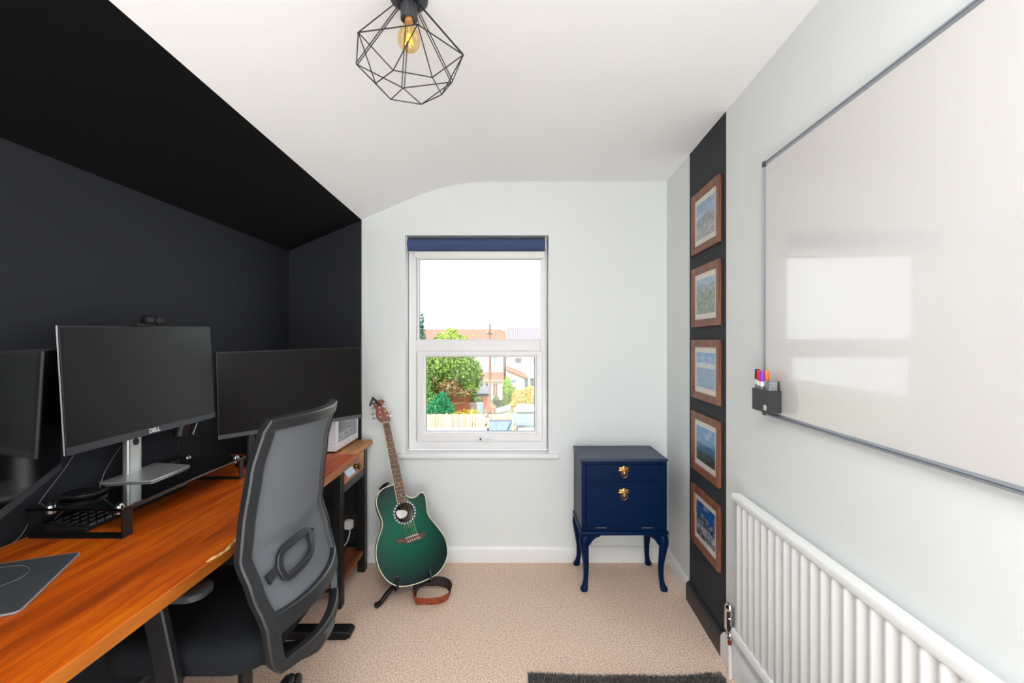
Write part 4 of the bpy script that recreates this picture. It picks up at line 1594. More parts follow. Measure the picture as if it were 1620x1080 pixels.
for k in range(4):
    kk = (k + 1) % 4
    bm = nb()
    rings = []
    for q, q2 in ((oo[k], ii[k]), (oo[kk], ii[kk])):
        def at(t):
            return (q[0] + (q2[0] - q[0]) * t, q[1] + (q2[1] - q[1]) * t)
        pr = [(0, 0.0008), (1, 0.0142), (1, FT - 0.004), (0.62, FT), (0.5, FT - 0.003), (0.38, FT), (0.06, FT - 0.001), (0, FT - 0.004)]
        rings.append([WR(at(t)[0], o, at(t)[1]) for t, o in pr])
    loft(bm, rings)
    obj('frame_bar', bm, alu, wb)
for a, c in oo:
    sa = 1 if a == BY0 else -1
    sc2 = 1 if c == BZ0 else -1
    bm = nb()
    f_ = lambda y, o, z: WR(y, o, z)
    x0, x1 = sorted((a - sa * 0.002, a + sa * 0.018))
    z0, z1 = sorted((c - sc2 * 0.002, c + sc2 * 0.018))
    box(bm, x0, x1, 0.0005, FT + 0.0015, z0, z1, f_)
    obj('corner_cap', bm, M['dark_grey'], wb, 0.003)

# pen holder, pens and eraser
HY0, HY1 = 1.456, 1.565
HO0, HO1 = 0.0196, 0.061
HZ0, HZ1 = 1.103, 1.176
ph = thing('pen_holder', 'black pen holder stuck on the lower corner of the whiteboard', 'pen holder', WR(1.51, 0.02, HZ0))
m_ = mat('holder_black', (42, 43, 43), 0.55)
bm = nb()
box(bm, HY0, HY1, HO0, HO0 + 0.003, HZ0, HZ1, f_)
obj('back_panel', bm, m_, ph, 0.001)
bm = nb()
box(bm, HY0, HY1, HO1 - 0.003, HO1, HZ0, HZ1, f_)
fp = obj('front_panel', bm, m_, ph, 0.001)
for y0, y1 in ((HY0, HY0 + 0.003), (HY1 - 0.003, HY1)):
    bm = nb()
    box(bm, y0, y1, HO0 + 0.0031, HO1 - 0.0031, HZ0, HZ1, f_)
    obj('end_panel', bm, m_, ph, 0.001)
bm = nb()
box(bm, HY0 + 0.0031, HY1 - 0.0031, HO0 + 0.0031, HO1 - 0.0031, HZ0, HZ0 + 0.003, f_)
obj('bottom_panel', bm, m_, ph)
bm = nb()
lo_ = rrect(-0.009, 0.009, -0.0085, 0.0085, 0.004, 4)
loft(bm, [[WR(1.478 + u, o, 1.119 + v - (0.003 if abs(u) < 0.004 and v < 0 else 0)) for u, v in lo_] for o in (HO1, HO1 + 0.0006)])
lg_ = obj('logo_badge', bm, M['logo'], fp)
lg_['label'] = 'small white badge'
for dz, rr2 in ((0.0035, 0.0028), (-0.003, 0.0035)):
    bm = nb()
    loft(bm, [[WR(1.478 + rr2 * math.cos(a) * (1 if dz > 0 else 1.2), o, 1.119 + dz + rr2 * 0.6 * math.sin(a) + (0.002 * math.cos(a) if dz < 0 else 0)) for a in [2 * PI * q / 14 for q in range(14)]] for o in (HO1 + 0.0006, HO1 + 0.001)])
    obj('badge_mark', bm, m_, fp)


def pen(label, y, o, cap, zt, lean=0.0):
    t = thing('marker_pen', label, 'marker', WR(y, o, HZ0 + 0.004), 'marker pens in the holder')
    b0 = WR(y, o, HZ0 + 0.0035)
    tp = WR(y + lean, o, zt)
    ax = (tp - b0).normalized()
    ln = (tp - b0).length
    bm = nb()
    lathe(bm, b0, ax, [(0, 0.006), (0.003, 0.0075), (ln - 0.034, 0.0075), (ln - 0.033, 0.005)], 16)
    obj('barrel', bm, M['white_plastic'], t)
    bm = nb()
    lathe(bm, b0 + ax * (ln - 0.034), ax, [(0, 0.0084), (0.004, 0.0084), (0.031, 0.0078), (0.034, 0.0066)], 16)
    obj('cap', bm, mat(label.split()[0] + '_cap', cap, 0.4), t)['label'] = label.split()[0] + ' cap'
    bm = nb()
    lathe(bm, b0 + ax * (ln - 0.068), ax, [(0, 0.00755), (0.002, 0.0077), (0.016, 0.0077), (0.018, 0.00755)], 16)
    obj('printed_band', bm, mat('pen_band', (120, 122, 126), 0.5), t)


pen('black capped marker pen at the far end of the pen holder', 1.552, 0.049, (38, 34, 34), 1.240)
pen('red capped marker pen beside the black one in the pen holder', 1.535, 0.0505, (226, 26, 36), 1.237)
pen('purple capped marker pen between the red and orange ones in the holder', 1.517, 0.0505, (134, 52, 176), 1.235)
pen('orange capped marker pen tucked against the whiteboard in the holder', 1.524, 0.0325, (240, 118, 24), 1.237)
er = thing('board_eraser', 'grey felt whiteboard eraser with a dark edge in the near end of the holder', 'eraser', WR(1.478, 0.04, HZ0 + 0.004))
bm = nb()
ol = rrect(HO0 + 0.0045, HO1 - 0.006, HZ0 + 0.0035, 1.206, 0.008, 4)
loft(bm, [[WR(y, a, b) for a, b in ol] for y in (1.462, 1.489)])
obj('felt_pad', bm, mat('eraser_grey', (142, 144, 146), 0.7, vary=(150, (112, 114, 118))), er, 0.002)
bm = nb()
loft(bm, [[WR(y, 0.0225 + (a - 0.0225) * 0.22, b) for a, b in ol] for y in (1.4595, 1.4619)])
obj('grip_edge', bm, M['black_plastic'], er, 0.001)

# ------------------------------------------------------------------ radiator
rd = thing('radiator', 'white panel radiator with vertical flutes and a white top grille below the whiteboard', 'radiator', (0.84, 1.1, 0.26))
RY = 1.751
rdv = V(-0.034, -1, 0).normalized()
ro_ = V(-1, 0.034, 0).normalized()
R0 = V(0.8545, RY, 0)


def RD(s, o, z):
    p = R0 + rdv * s + ro_ * o
    return V(p.x, p.y, z)


rw_ = mat('radiator_white', (236, 236, 234), 0.32)
RL = 1.25
bm = nb()
pr = []
npitch = 0.0445
s = 0.010
pr.append((0.0, -0.004))
pr.append((0.006, 0.0))
while s + npitch < RL:
    pr += [(s + 0.016, 0.0), (s + 0.022, 0.0065), (s + 0.034, 0.0065), (s + 0.040, 0.0)]
    s += npitch
pr += [(RL - 0.006, 0.0), (RL, -0.004), (RL, -0.012), (0.0, -0.012)]
loft(bm, [[RD(a, o * q + (-0.001 if q < 1 else 0), z) for a, o in pr] for z, q in ((0.222, 0.0), (0.250, 1.0), (0.712, 1.0), (0.728, 0.3))])
obj('front_panel', bm, rw_, rd, smooth=50)
bm = nb()
pr = [(0.0075, 0.7235), (0.009, 0.728), (0.009, 0.744), (0.006, 0.749), (0.0, 0.750), (-0.024, 0.750), (-0.026, 0.746), (-0.028, 0.746), (-0.0285, 0.7235)]
loft(bm, [[RD(a, o, z) for o, z in pr] for a in (-0.006, RL + 0.006)])
obj('top_grille', bm, rw_, rd, 0.001)
bm = nb()
pr = [(0.010, 0.200), (0.010, 0.226), (0.007, 0.231), (-0.012, 0.231), (-0.026, 0.226), (-0.026, 0.200)]
loft(bm, [[RD(a, o, z) for o, z in pr] for a in (-0.004, RL)])
obj('bottom_rail', bm, rw_, rd, 0.001)
for a in (0.0005, RL - 0.0025):
    bm = nb()
    box(bm, a, a + 0.002, -0.027, -0.005, 0.232, 0.723, RD)
    obj('side_panel', bm, rw_, rd)
for a in (0.25, 1.0):
    bm = nb()
    box(bm, a, a + 0.04, -0.040, -0.0285, 0.35, 0.70, RD)
    obj('wall_bracket', bm, M['chrome'], rd)
# valve
vx = V(0.861, 1.800, 0)
bm = nb()
lathe(bm, vx + V(0, 0, 0.158), (0, 0, 1), [(0, 0.010), (0.006, 0.0145), (0.022, 0.0145), (0.026, 0.012), (0.036, 0.012), (0.038, 0.018), (0.046, 0.0195), (0.088, 0.020), (0.09, 0.0185), (0.094, 0.020), (0.130, 0.0185), (0.139, 0.014), (0.142, 0.006)], 24)
vl = obj('valve', bm, M['chrome'], rd)
vl['label'] = 'chrome thermostatic valve'
bm = nb()
cyl(bm, vx + V(0, 0, 0.188), V(R0.x + 0.012, RY + 0.003, 0.216), 0.009, n=14)
obj('valve_tail', bm, M['chrome'], vl)
bm = nb()
cyl(bm, vx + V(0, 0, 0.137), vx + V(0, 0, 0.1579), 0.0078, n=14)
obj('copper_end', bm, mat('bare_copper', (168, 84, 48), 0.4, metal=0.7), vl)['label'] = 'bare copper pipe end'
bm = nb()
sweep(bm, [V(vx.x + 0.004, vx.y + 0.006, 0.0), vx + V(0, 0, 0.1369)], 0.0075, 14)
obj('pipe', bm, M['gloss_white'], rd)

# ------------------------------------------------------------------ rug
rg = thing('shaggy_rug', 'dark grey shaggy rug lying on the carpet in front of the radiator', 'rug', (0.45, 1.3, 0))
mr = mat('rug_grey', (96, 92, 90), 0.95, vary=(40, (66, 63, 62)), bump=(300, 1.0, 0.01), spec=0.1)
RX0, RX1, RY0, RY1 = 0.065, 0.838, 0.62, 1.815


def rug_edge(x):
    return RY1 + 0.004 * math.sin(x * 17) - 0.012 * math.sin((x - 0.1) * 3.9) ** 2


bm = nb()
nx, ny = 30, 40
top = [[None] * (nx + 1) for _ in range(ny + 1)]
for j in range(ny + 1):
    for i in range(nx + 1):
        x = RX0 + (RX1 - RX0) * i / nx
        y = RY0 + (rug_edge(x) - RY0) * j / ny
        e = min(i, nx - i, j, ny - j)
        z = 0.014 if e > 0 else 0.001
        if 0 < e:
            z += random.uniform(-0.002, 0.003)
        top[j][i] = bm.verts.new((x, y, z))
for j in range(ny):
    for i in range(nx):
        bm.faces.new((top[j][i], top[j][i + 1], top[j + 1][i + 1], top[j + 1][i]))
obj('rug_base', bm, mr, rg, recalc=False)
vs, fs = [], []
for k in range(17000):
    x = random.uniform(RX0 - 0.002, RX1 + 0.002)
    y = rug_edge(x) - (random.random() ** 1.3) * 0.36 + 0.004
    z = 0.012 if RX0 + 0.01 < x < RX1 - 0.01 and y < rug_edge(x) - 0.01 else 0.002
    a = random.uniform(0, PI)
    wdt = 0.0016
    dx, dy = math.cos(a) * wdt, math.sin(a) * wdt
    lx, ly = random.uniform(-0.007, 0.007), random.uniform(-0.007, 0.007)
    hh = random.uniform(0.008, 0.016)
    n = len(vs)
    vs += [(x - dx, y - dy, z), (x + dx, y + dy, z), (x + lx, y + ly, z + hh)]
    fs.append((n, n + 1, n + 2))
me = bpy.data.meshes.new('rug_pile')
me.from_pydata([(a - 0.45, b - 1.3, c) for a, b, c in vs], [], fs)
me.materials.append(leaf_mat('rug_strands', (58, 55, 54), (140, 134, 130)))
o = bpy.data.objects.new('rug_pile', me)
COL.objects.link(o)
o.parent = rg
o['kind'] = 'stuff'

# ------------------------------------------------------------------ pendant light
pc = V(-0.287, 1.268, 0)
pl = thing('pendant_light', 'black wire cage ceiling light with an amber globe bulb', 'lamp', (pc.x, pc.y, ZC))
mw_ = mat('lamp_black', (24, 24, 26), 0.45)
bm = nb()
lathe(bm, (pc.x, pc.y, ZC + 0.002), (0, 0, -1), [(0, 0.052), (0.008, 0.053), (0.022, 0.052), (0.026, 0.047)], 32)
obj('ceiling_rose', bm, mat('rose_grey', (66, 68, 72), 0.5), pl)
bm = nb()
lathe(bm, (pc.x, pc.y, ZC - 0.024), (0, 0, -1), [(0, 0.023), (0.050, 0.023), (0.052, 0.020), (0.046, 0.018)], 24)
obj('lamp_holder', bm, mat('holder_grey', (58, 60, 64), 0.5), pl)
bz = 1.334 + 0.838
bm = nb()
prf = [(0.062, 0.0125), (0.050, 0.0135), (0.038, 0.0165), (0.028, 0.0235), (0.016, 0.029), (0, 0.0315), (-0.012, 0.029), (-0.022, 0.0225), (-0.028, 0.0135), (-0.031, 0.003)]
lathe(bm, (pc.x, pc.y, bz), (0, 0, 1), prf, 28)
bu = obj('bulb', bm, thin_glass('amber_glass', (255, 240, 206), 0.35), pl)
bu['label'] = 'amber glass globe bulb'
bm = nb()
cyl(bm, (pc.x, pc.y, bz + 0.05), (pc.x, pc.y, bz + 0.075), 0.0118, n=16)
obj('screw_cap', bm, mat('bulb_cap', (226, 184, 160), 0.45, metal=0.2), bu)
bm = nb()
cyl(bm, (pc.x, pc.y, bz + 0.038), (pc.x, pc.y, bz - 0.004), 0.003, 0.002, n=10)
obj('filament_stem', bm, mat('stem_glass', (220, 196, 150), 0.2), bu)
for k in range(4):
    a = PI / 4 + k * PI / 2
    bm = nb()
    sweep(bm, [V(pc.x + 0.004 * math.cos(a), pc.y + 0.004 * math.sin(a), bz + 0.018), V(pc.x + 0.011 * math.cos(a + 0.8), pc.y + 0.011 * math.sin(a + 0.8), bz - 0.012)], 0.0013, 6)
    obj('filament', bm, mat('filament_glow', (255, 196, 60), 0.4, emis=((255, 186, 60), 2.5)), bu)
z1r, z2r, zh = H + 0.785, H + 0.714, ZC - 0.03
ring1 = [V(pc.x + 0.155 * math.cos(math.radians(a)), pc.y + 0.150 * math.sin(math.radians(a)), z1r) for a in (-8, 47, 109, 172, 228, 290)]
ring2 = [V(pc.x + 0.092 * math.cos(math.radians(a)) - 0.002, pc.y + 0.016 + 0.088 * math.sin(math.radians(a)), z2r) for a in (22, 80, 138, 196, 255, 323)]
hubp = [V(pc.x + 0.026 * math.cos(math.radians(a)), pc.y + 0.026 * math.sin(math.radians(a)), zh) for a in (-8, 47, 109, 172, 228, 290)]
edges = []
for k in range(6):
    edges.append((ring1[k], ring1[(k + 1) % 6]))
    edges.append((ring2[k], ring2[(k + 1) % 6]))
    edges.append((ring1[k], ring2[k]))
    edges.append((ring1[k], ring2[k - 1]))
    side = V(-math.sin(math.radians((-8, 47, 109, 172, 228, 290)[k])), math.cos(math.radians((-8, 47, 109, 172, 228, 290)[k])), 0) * 0.004
    edges.append((hubp[k] + side, ring1[k] + side))
    edges.append((hubp[k] - side, ring1[k] - side))
for a, b in edges:
    bm = nb()
    cyl(bm, a, b, 0.0016, n=6)
    obj('cage_wire', bm, mw_, pl)
bm = nb()
lathe(bm, (pc.x, pc.y, zh - 0.004), (0, 0, 1), [(0, 0.0235), (0, 0.030), (0.004, 0.030), (0.004, 0.0235)], 24)
obj('cage_collar', bm, mw_, pl)

# ------------------------------------------------------------------ the gardens and houses beyond the window
def W(px, py, Y):
    return P(px, py, Y)


gm = mat('garden_ground', (150, 150, 118), 0.95, vary=(1.2, (112, 128, 74)))
bm = nb()
loft(bm, [[V(-30, y, z), V(30, y, z), V(30, y, z - 0.4), V(-30, y, z - 0.4)] for y, z in ((3.2, -4.0), (20.2, -4.0))])
struct('ground_yard', bm, mat('yard_concrete', (190, 188, 182), 0.9, vary=(0.8, (168, 166, 160))))
bm = nb()
loft(bm, [[V(-30, y, z), V(30, y, z), V(30, y, z - 0.9), V(-30, y, z - 0.9)] for y, z in ((20.2, -2.85), (38, -3.6), (70, -3.6))])
struct('ground_garden', bm, gm)
bm = nb()
box(bm, -12, -1.02, 20.0, 20.18, -4.0, -2.47)
struct('wall_garden', bm, mat('white_render', (236, 234, 230), 0.8, bump=(20, 0.2, 0.01)))

# picket fence
fn = thing('garden_fence', 'pale wooden board fence on a white garden wall outside the window', 'fence', (-2.6, 20.05, -2.47))
mf = [mat('fence_wood_%d' % i, c, 0.8, vary=((12, 12, 2), c2)) for i, (c, c2) in enumerate((((206, 188, 162), (176, 158, 134)), ((220, 204, 178), (190, 172, 146)), ((188, 170, 146), (160, 144, 122))))]
src = {}
n = 0
x = -4.9
while x < -1.22:
    k = random.choice((0, 0, 1, 1, 2))
    top = -1.86 + random.uniform(-0.015, 0.015)
    if k not in src:
        bm = nb()
        box(bm, 0, 0.128, 0, 0.02, 0, 0.60)
        src[k] = obj('fence_board', bm, mf[k], fn, 0.003, at=(0, 0, 0), seg=1)
        q = src[k]
    else:
        q = src[k].copy()
        COL.objects.link(q)
        q.parent = fn
    q.location = V(x, 20.0 + random.uniform(0, 0.006), top - 0.60) - WO[fn.name]
    x += 0.138
for z in (-2.36, -1.98):
    bx('fence_rail', mf[2], fn, -4.9, -1.11, 20.03, 20.07, z, z + 0.05)
for x in (-4.6, -2.93, -1.20):
    bx('fence_post', mf[2], fn, x, x + 0.09, 20.03, 20.12, -2.469, -1.83)

# blue gate with its diagonal brace
gg = thing('garden_gate', 'blue-grey board gate with a diagonal brace at the end of the fence', 'gate', (-0.5, 20.05, -4))
mb = mat('gate_blue', (150, 168, 188), 0.7, vary=((10, 10, 1.5), (132, 150, 172)))
mbd = mat('gate_blue_dark', (84, 96, 112), 0.7)
for i in range(7):
    bx('gate_board', mb, gg, -1.0 + i * 0.143, -1.0 + i * 0.143 + 0.136, 20.0, 20.03, -3.9, -2.14)
bx('gate_rail', mbd, gg, -1.01, 0.0, 19.975, 19.999, -2.17, -2.11)
bm = nb()
sweep(bm, [(-0.30, 19.985, -2.75), (-0.02, 19.985, -2.18)], 0, up=(0, -1, 0), sq=(0.025, 0.012))
obj('diagonal_brace', bm, mbd, gg)
for x in (-1.09, 0.005):
    bx('gate_post', mf[1], gg, x, x + 0.08, 20.0, 20.08, -4, -2.05)

# second pale fence behind the gate
fb2 = thing('boundary_fence', 'short cream board fence directly behind the blue-grey gate', 'fence', (-0.5, 20.6, -2.85))
for i in range(8):
    bx('fence_board', mf[1] if i % 2 else mf[0], fb2, -1.05 + i * 0.14, -1.05 + i * 0.14 + 0.13, 20.6, 20.62, -2.85, -1.95)
bx('fence_rail', mf[0], fb2, -1.05, 0.08, 20.625, 20.66, -2.1, -2.05)

# low lean-to shelter with a sloped grey-green roof
ls = thing('garden_store', 'low garden store with a sloping grey-green felt roof behind the gate', 'shed', (-0.45, 22, -2.9))
bm = nb()
loft(bm, [[V(-0.96, y, -2.13), V(-0.05, y, -1.84), V(-0.05, y, -1.80), V(-0.96, y, -2.09)] for y in (21.2, 22.9)])
obj('roof', bm, mat('green_felt', (158, 170, 150), 0.9), ls)
bm = nb()
loft(bm, [[V(-0.93, y, -2.9), V(-0.1, y, -2.9), V(-0.1, y, -1.86), V(-0.93, y, -2.13)] for y in (21.3, 22.8)])
obj('store_wall', bm, mat('store_boards', (204, 196, 180), 0.8), ls)

# blue board screen and the pale sheds at the right
bs = thing('board_screen', 'blue-grey vertical board screen beside the gate', 'fence', (0.7, 20.1, -4))
for i in range(10):
    bx('screen_board', mb, bs, 0.09 + i * 0.145, 0.09 + i * 0.145 + 0.138, 20.05, 20.075, -2.36, -1.86)
bx('screen_rail', mb, bs, 0.09, 1.54, 20.08, 20.12, -2.0, -1.95)
for x in (0.09, 1.44):
    bx('screen_post', mf[1], bs, x, x + 0.09, 20.08, 20.17, -4, -1.84)
wp = thing('timber_stack', 'stack of white painted boards lying below the blue-grey screen', 'timber', (0.7, 19.9, -4))
mwp = mat('white_boards', (236, 230, 222), 0.7)
for i in range(4):
    bx('timber_board', mwp if i != 2 else mf[1], wp, 0.05 + 0.07 * i, 1.35 - 0.06 * i, 19.7, 19.95, -2.82 + i * 0.095, -2.74 + i * 0.095)
bx('trestle', mf[0], wp, 0.2, 1.2, 19.75, 19.9, -4, -2.821)
gsd = thing('grey_shed', 'grey boarded shed end with a white roof edge behind the blue-grey screen', 'shed', (0.8, 22.5, -2.9))
for i in range(8):
    bx('wall_board', mat('grey_shed_boards_%d' % (i % 2), (176 - 8 * (i % 2), 178 - 8 * (i % 2), 182 - 8 * (i % 2)), 0.8), gsd, 0.25 + i * 0.16, 0.25 + i * 0.16 + 0.155, 22.3, 22.33, -2.9, -1.72)
bx('roof', mat('shed_white', (238, 232, 228), 0.7), gsd, 0.1, 1.6, 21.9, 22.29, -2.05, -1.92)
bx('end_trim', mwp, gsd, 0.12, 0.24, 22.28, 22.34, -2.9, -1.9)

# red brick outbuilding
sh = thing('brick_outbuilding', 'red brick outbuilding with a grey felt roof behind the fence', 'shed', (-2.8, 27, -3.1))
m = mat('red_brick', (196, 98, 68), 0.85)
nt = m.node_tree
bk_ = nt.nodes.new('ShaderNodeTexBrick')
bk_.inputs['Color1'].default_value = lin((236, 142, 110))
bk_.inputs['Color2'].default_value = lin((222, 124, 92))
bk_.inputs['Mortar'].default_value = lin((196, 150, 124))
bk_.inputs['Scale'].default_value = 4.5
bk_.inputs['Mortar Size'].default_value = 0.01
tcn = nt.nodes.new('ShaderNodeTexCoord')
mpn = nt.nodes.new('ShaderNodeMapping')
mpn.inputs['Rotation'].default_value = (PI / 2, 0, 0)
nt.links.new(tcn.outputs['Object'], mpn.inputs['Vector'])
nt.links.new(mpn.outputs['Vector'], bk_.inputs['Vector'])
nt.links.new(bk_.outputs['Color'], nt.nodes['Principled BSDF'].inputs['Base Color'])
M['brick'] = m
bx('brick_wall', m, sh, -4.6, -1.4, 26.0, 28.8, -3.2, -1.68)
bm = nb()
loft(bm, [[V(-4.75, y, z), V(-1.3, y, z), V(-1.3, y, z + 0.07), V(-4.75, y, z + 0.07)] for y, z in ((25.85, -1.70), (29.0, -1.62))])
obj('roof', bm, mat('roof_felt', (120, 122, 126), 0.85), sh)
bx('fascia', mat('fascia_dark', (70, 50, 44), 0.7), sh, -4.75, -1.3, 25.82, 25.849, -1.77, -1.64)

bn = thing('water_butt', 'pale blue plastic water butt in front of the brick outbuilding', 'water butt', (-1.657, 23.5, -2.95))
bm = nb()
lathe(bm, (-1.657, 23.5, -2.95), (0, 0, 1), [(0, 0.13), (0.1, 0.135), (1.05, 0.175), (1.07, 0.195), (1.10, 0.195), (1.10, 0.16)], 20)
obj('tub', bm, mat('pale_blue_tub', (150, 176, 190), 0.5), bn)
bm = nb()
lathe(bm, (-1.657, 23.5, -1.849), (0, 0, 1), [(0, 0.185), (0.02, 0.18), (0.03, 0.05)], 20)
obj('lid', bm, mat('tub_lid', (150, 168, 176), 0.5), bn)
cp = thing('chimney_pot', 'old grey clay chimney pot standing beside the water butt', 'pot', (-2.06, 23.5, -2.95))
bm = nb()
lathe(bm, (-2.06, 23.5, -2.95), (0, 0, 1), [(0, 0.13), (0.08, 0.13), (0.1, 0.10), (0.98, 0.09), (1.0, 0.115), (1.12, 0.115), (1.12, 0.08)], 16)
obj('pot_body', bm, mat('clay_grey', (132, 122, 114), 0.8), cp)


# houses
def window_at(par, px0, px1, py0, py1, Y, nx=1, ny=1, pane=(120, 132, 138)):
    a, b = W(px0, py1, Y), W(px1, py0, Y)
    w = rect_frame('window', M['upvc'], par, a.x, b.x, a.z, b.z, 0.06, Y - 0.06, Y + 0.02, 0)
    mp_ = mat('far_pane', pane, 0.15)
    iw, ih = (b.x - a.x - 0.12), (b.z - a.z - 0.12)
    for i in range(nx):
        for j in range(ny):
            g = 0.02
            bx('pane', mp_, w, a.x + 0.06 + iw * i / nx + g * (i > 0), a.x + 0.06 + iw * (i + 1) / nx - g * (i < nx - 1), Y - 0.03, Y - 0.01,
               a.z + 0.06 + ih * j / ny + g * (j > 0), a.z + 0.06 + ih * (j + 1) / ny - g * (j < ny - 1))
    return w


def tile_mat(name, c1, c2):
    m = mat(name, c1, 0.8)
    nt = m.node_tree
    tc = nt.nodes.new('ShaderNodeTexCoord')
    wv = nt.nodes.new('ShaderNodeTexWave')
    wv.inputs['Scale'].default_value = 1.4
    wv.inputs['Distortion'].default_value = 0.4
    rp = nt.nodes.new('ShaderNodeValToRGB')
    rp.color_ramp.elements[0].color = lin(c2)
    rp.color_ramp.elements[1].color = lin(c1)
    nt.links.new(tc.outputs['Object'], wv.inputs['Vector'])
    nt.links.new(wv.outputs['Fac'], rp.inputs['Fac'])
    nt.links.new(rp.outputs['Color'], nt.nodes['Principled BSDF'].inputs['Base Color'])
    return m


hw = mat('house_white', (208, 203, 196), 0.8)
ha = thing('terraced_house', 'white terraced house with an orange tiled roof beyond the gardens', 'house', (-4, 40, -3.6))
bx('house_wall', hw, ha, -12, -0.62, 40, 46, -3.6, 1.0)
bm = nb()
loft(bm, [[V(x, 39.6, 0.78), V(x, 43.5, 2.50), V(x, 47, 0.9)] for x in (-12, -0.62)])
obj('roof', bm, tile_mat('orange_tiles', (168, 126, 106), (136, 94, 76)), ha)
bx('chimney_stack', hw, ha, -0.95, -0.64, 43.2, 43.8, 1.9, 2.85)
window_at(ha, 779, 787, 562, 578.5, 40, 1, 2, (150, 172, 186))
window_at(ha, 740, 752, 562, 580, 40, 2, 1, (140, 156, 166))
ex = bx('rear_extension', mat('cream_render', (236, 226, 214), 0.8), ha, -3.8, -0.75, 38.2, 39.99, -3.6, -1.95)
bm = nb()
loft(bm, [[V(x, 37.9, -1.98), V(x, 39.98, -1.36), V(x, 39.98, -1.44), V(x, 37.9, -2.06)] for x in (-3.9, -0.7)])
obj('lean_to_roof', bm, tile_mat('pale_tiles', (180, 140, 120), (160, 120, 102)), ha)
window_at(ha, 759, 766, 605, 615, 38.2, 2, 1, (92, 104, 108))
window_at(ha, 767, 773, 605, 616, 38.2, 1, 2, (92, 104, 108))
dw = window_at(ha, 779, 788, 606, 627, 38.2, 2, 3, (150, 104, 84))
dw.name = 'garden_door'
bm = nb()
cyl(bm, (-0.70, 39.9, -3.6), (-0.70, 39.9, 0.7), 0.06, n=10)
obj('downpipe', bm, mat('pipe_grey', (130, 124, 122), 0.6), ha)

hb2 = thing('rendered_house', 'pale rendered house with a pinkish grey roof next to the terraced house', 'house', (3, 40, -3.6))
bx('house_wall', hw, hb2, -0.5, 9, 40.3, 46, -3.6, 1.0)
bm = nb()
loft(bm, [[V(x, 39.7, 0.78), V(x, 43.5, 2.66), V(x, 47, 0.9)] for x in (-0.5, 9)])
obj('roof', bm, tile_mat('pink_slates', (152, 140, 144), (124, 116, 124)), hb2)
window_at(hb2, 814, 826, 565, 575, 40.3, 1, 1, (128, 128, 132))
window_at(hb2, 842, 854, 565, 575, 40.3, 1, 1, (150, 156, 160))
bm = nb()
loft(bm, [[V(-0.5, y, -3.6), V(1.0, y, -3.6), V(1.0, y, -1.55), V(-0.5, y, -0.92)] for y in (36, 40.29)])
obj('side_extension', bm, hw, hb2)
bm = nb()
loft(bm, [[V(-0.5, y, -0.92), V(1.2, y, -1.62), V(1.2, y, -1.50), V(-0.5, y, -0.80)] for y in (35.8, 40.29)])
obj('extension_roof', bm, tile_mat('pink_tiles', (180, 138, 124), (156, 116, 102)), hb2)
window_at(hb2, 806, 818, 599, 607, 35.98, 1, 1, (132, 144, 146))
window_at(hb2, 829, 836, 597, 614, 40.3, 1, 2, (126, 134, 138))
window_at(hb2, 838, 847, 597, 615, 40.3, 1, 2, (112, 120, 126))

tp_ = thing('telegraph_pole', 'tall thin wooden telegraph pole standing between the gardens', 'pole', (-1.06, 22, -2.95))
bm = nb()
cyl(bm, (-1.06, 22, -2.95), (-1.06, 22, 2.18), 0.075, 0.05, 12)
obj('pole_shaft', bm, mat('pole_wood', (156, 128, 104), 0.8, vary=((30, 30, 2), (120, 96, 78))), tp_)
bx('cross_arm', mat('pole_arm', (96, 84, 74), 0.8), tp_, -1.22, -0.90, 21.92, 21.949, 1.68, 1.74)
for x in (-1.2, -0.94):
    bx('insulator', M['white_plastic'], tp_, x, x + 0.03, 21.92, 21.949, 1.741, 1.80)


# planting
def foliage(name, parent, blobs, n, size, m, seed, flat=1.0, upright=0.0):
    """leaf blades scattered through ellipsoids (cx,cy,cz,rx,ry,rz)"""
    R = random.Random(seed)
    vs, fs = [], []
    base = WO[parent.name]
    vol = [b[3] * b[5] for b in blobs]
    tot = sum(vol)
    for b, q in zip(blobs, vol):
        for _ in range(int(n * q / tot)):
            while True:
                d = V(R.uniform(-1, 1), R.uniform(-1, 1), R.uniform(-1, 1))
                if 0.15 < d.length < 1:
                    break
            d = d.normalized() * (0.45 + 0.55 * R.random() ** 0.5) * (1 + 0.12 * R.uniform(-1, 1))
            c = V(b[0] + d.x * b[3], b[1] + d.y * b[4], b[2] + d.z * b[5])
            nn = (d + V(R.uniform(-1, 1), R.uniform(-1, 1), R.uniform(-0.3, 1)) * 0.9).normalized()
            u, w_ = basis(nn)
            a = R.uniform(0, 2 * PI)
            u, w_ = u * math.cos(a) + w_ * math.sin(a), w_ * math.cos(a) - u * math.sin(a)
            if upright:
                u = (u + V(0, 0, 1) * upright).normalized()
            s = size * R.uniform(0.6, 1.3)
            i = len(vs)
            vs += [c - u * s - base, c + w_ * s * 0.45 * flat - base, c + u * s - base, c - w_ * s * 0.45 * flat - base]
            fs.append((i, i + 1, i + 2, i + 3))
    me = bpy.data.meshes.new(name)
    me.from_pydata([tuple(v) for v in vs], [], fs)
    me.materials.append(m)
    o = bpy.data.objects.new(name, me)
    COL.objects.link(o)
    o.parent = parent
    o['kind'] = 'stuff'
    return o


bark = mat('bark', (150, 118, 92), 0.9, vary=(8, (104, 82, 66)))


def trunk(parent, pts, r0, r1, name='trunk'):
    c = cr(pts, 4)
    bm = nb()
    sweep(bm, c, [r0 + (r1 - r0) * i / (len(c) - 1) for i in range(len(c))], 8)
    return obj(name, bm, bark, parent)


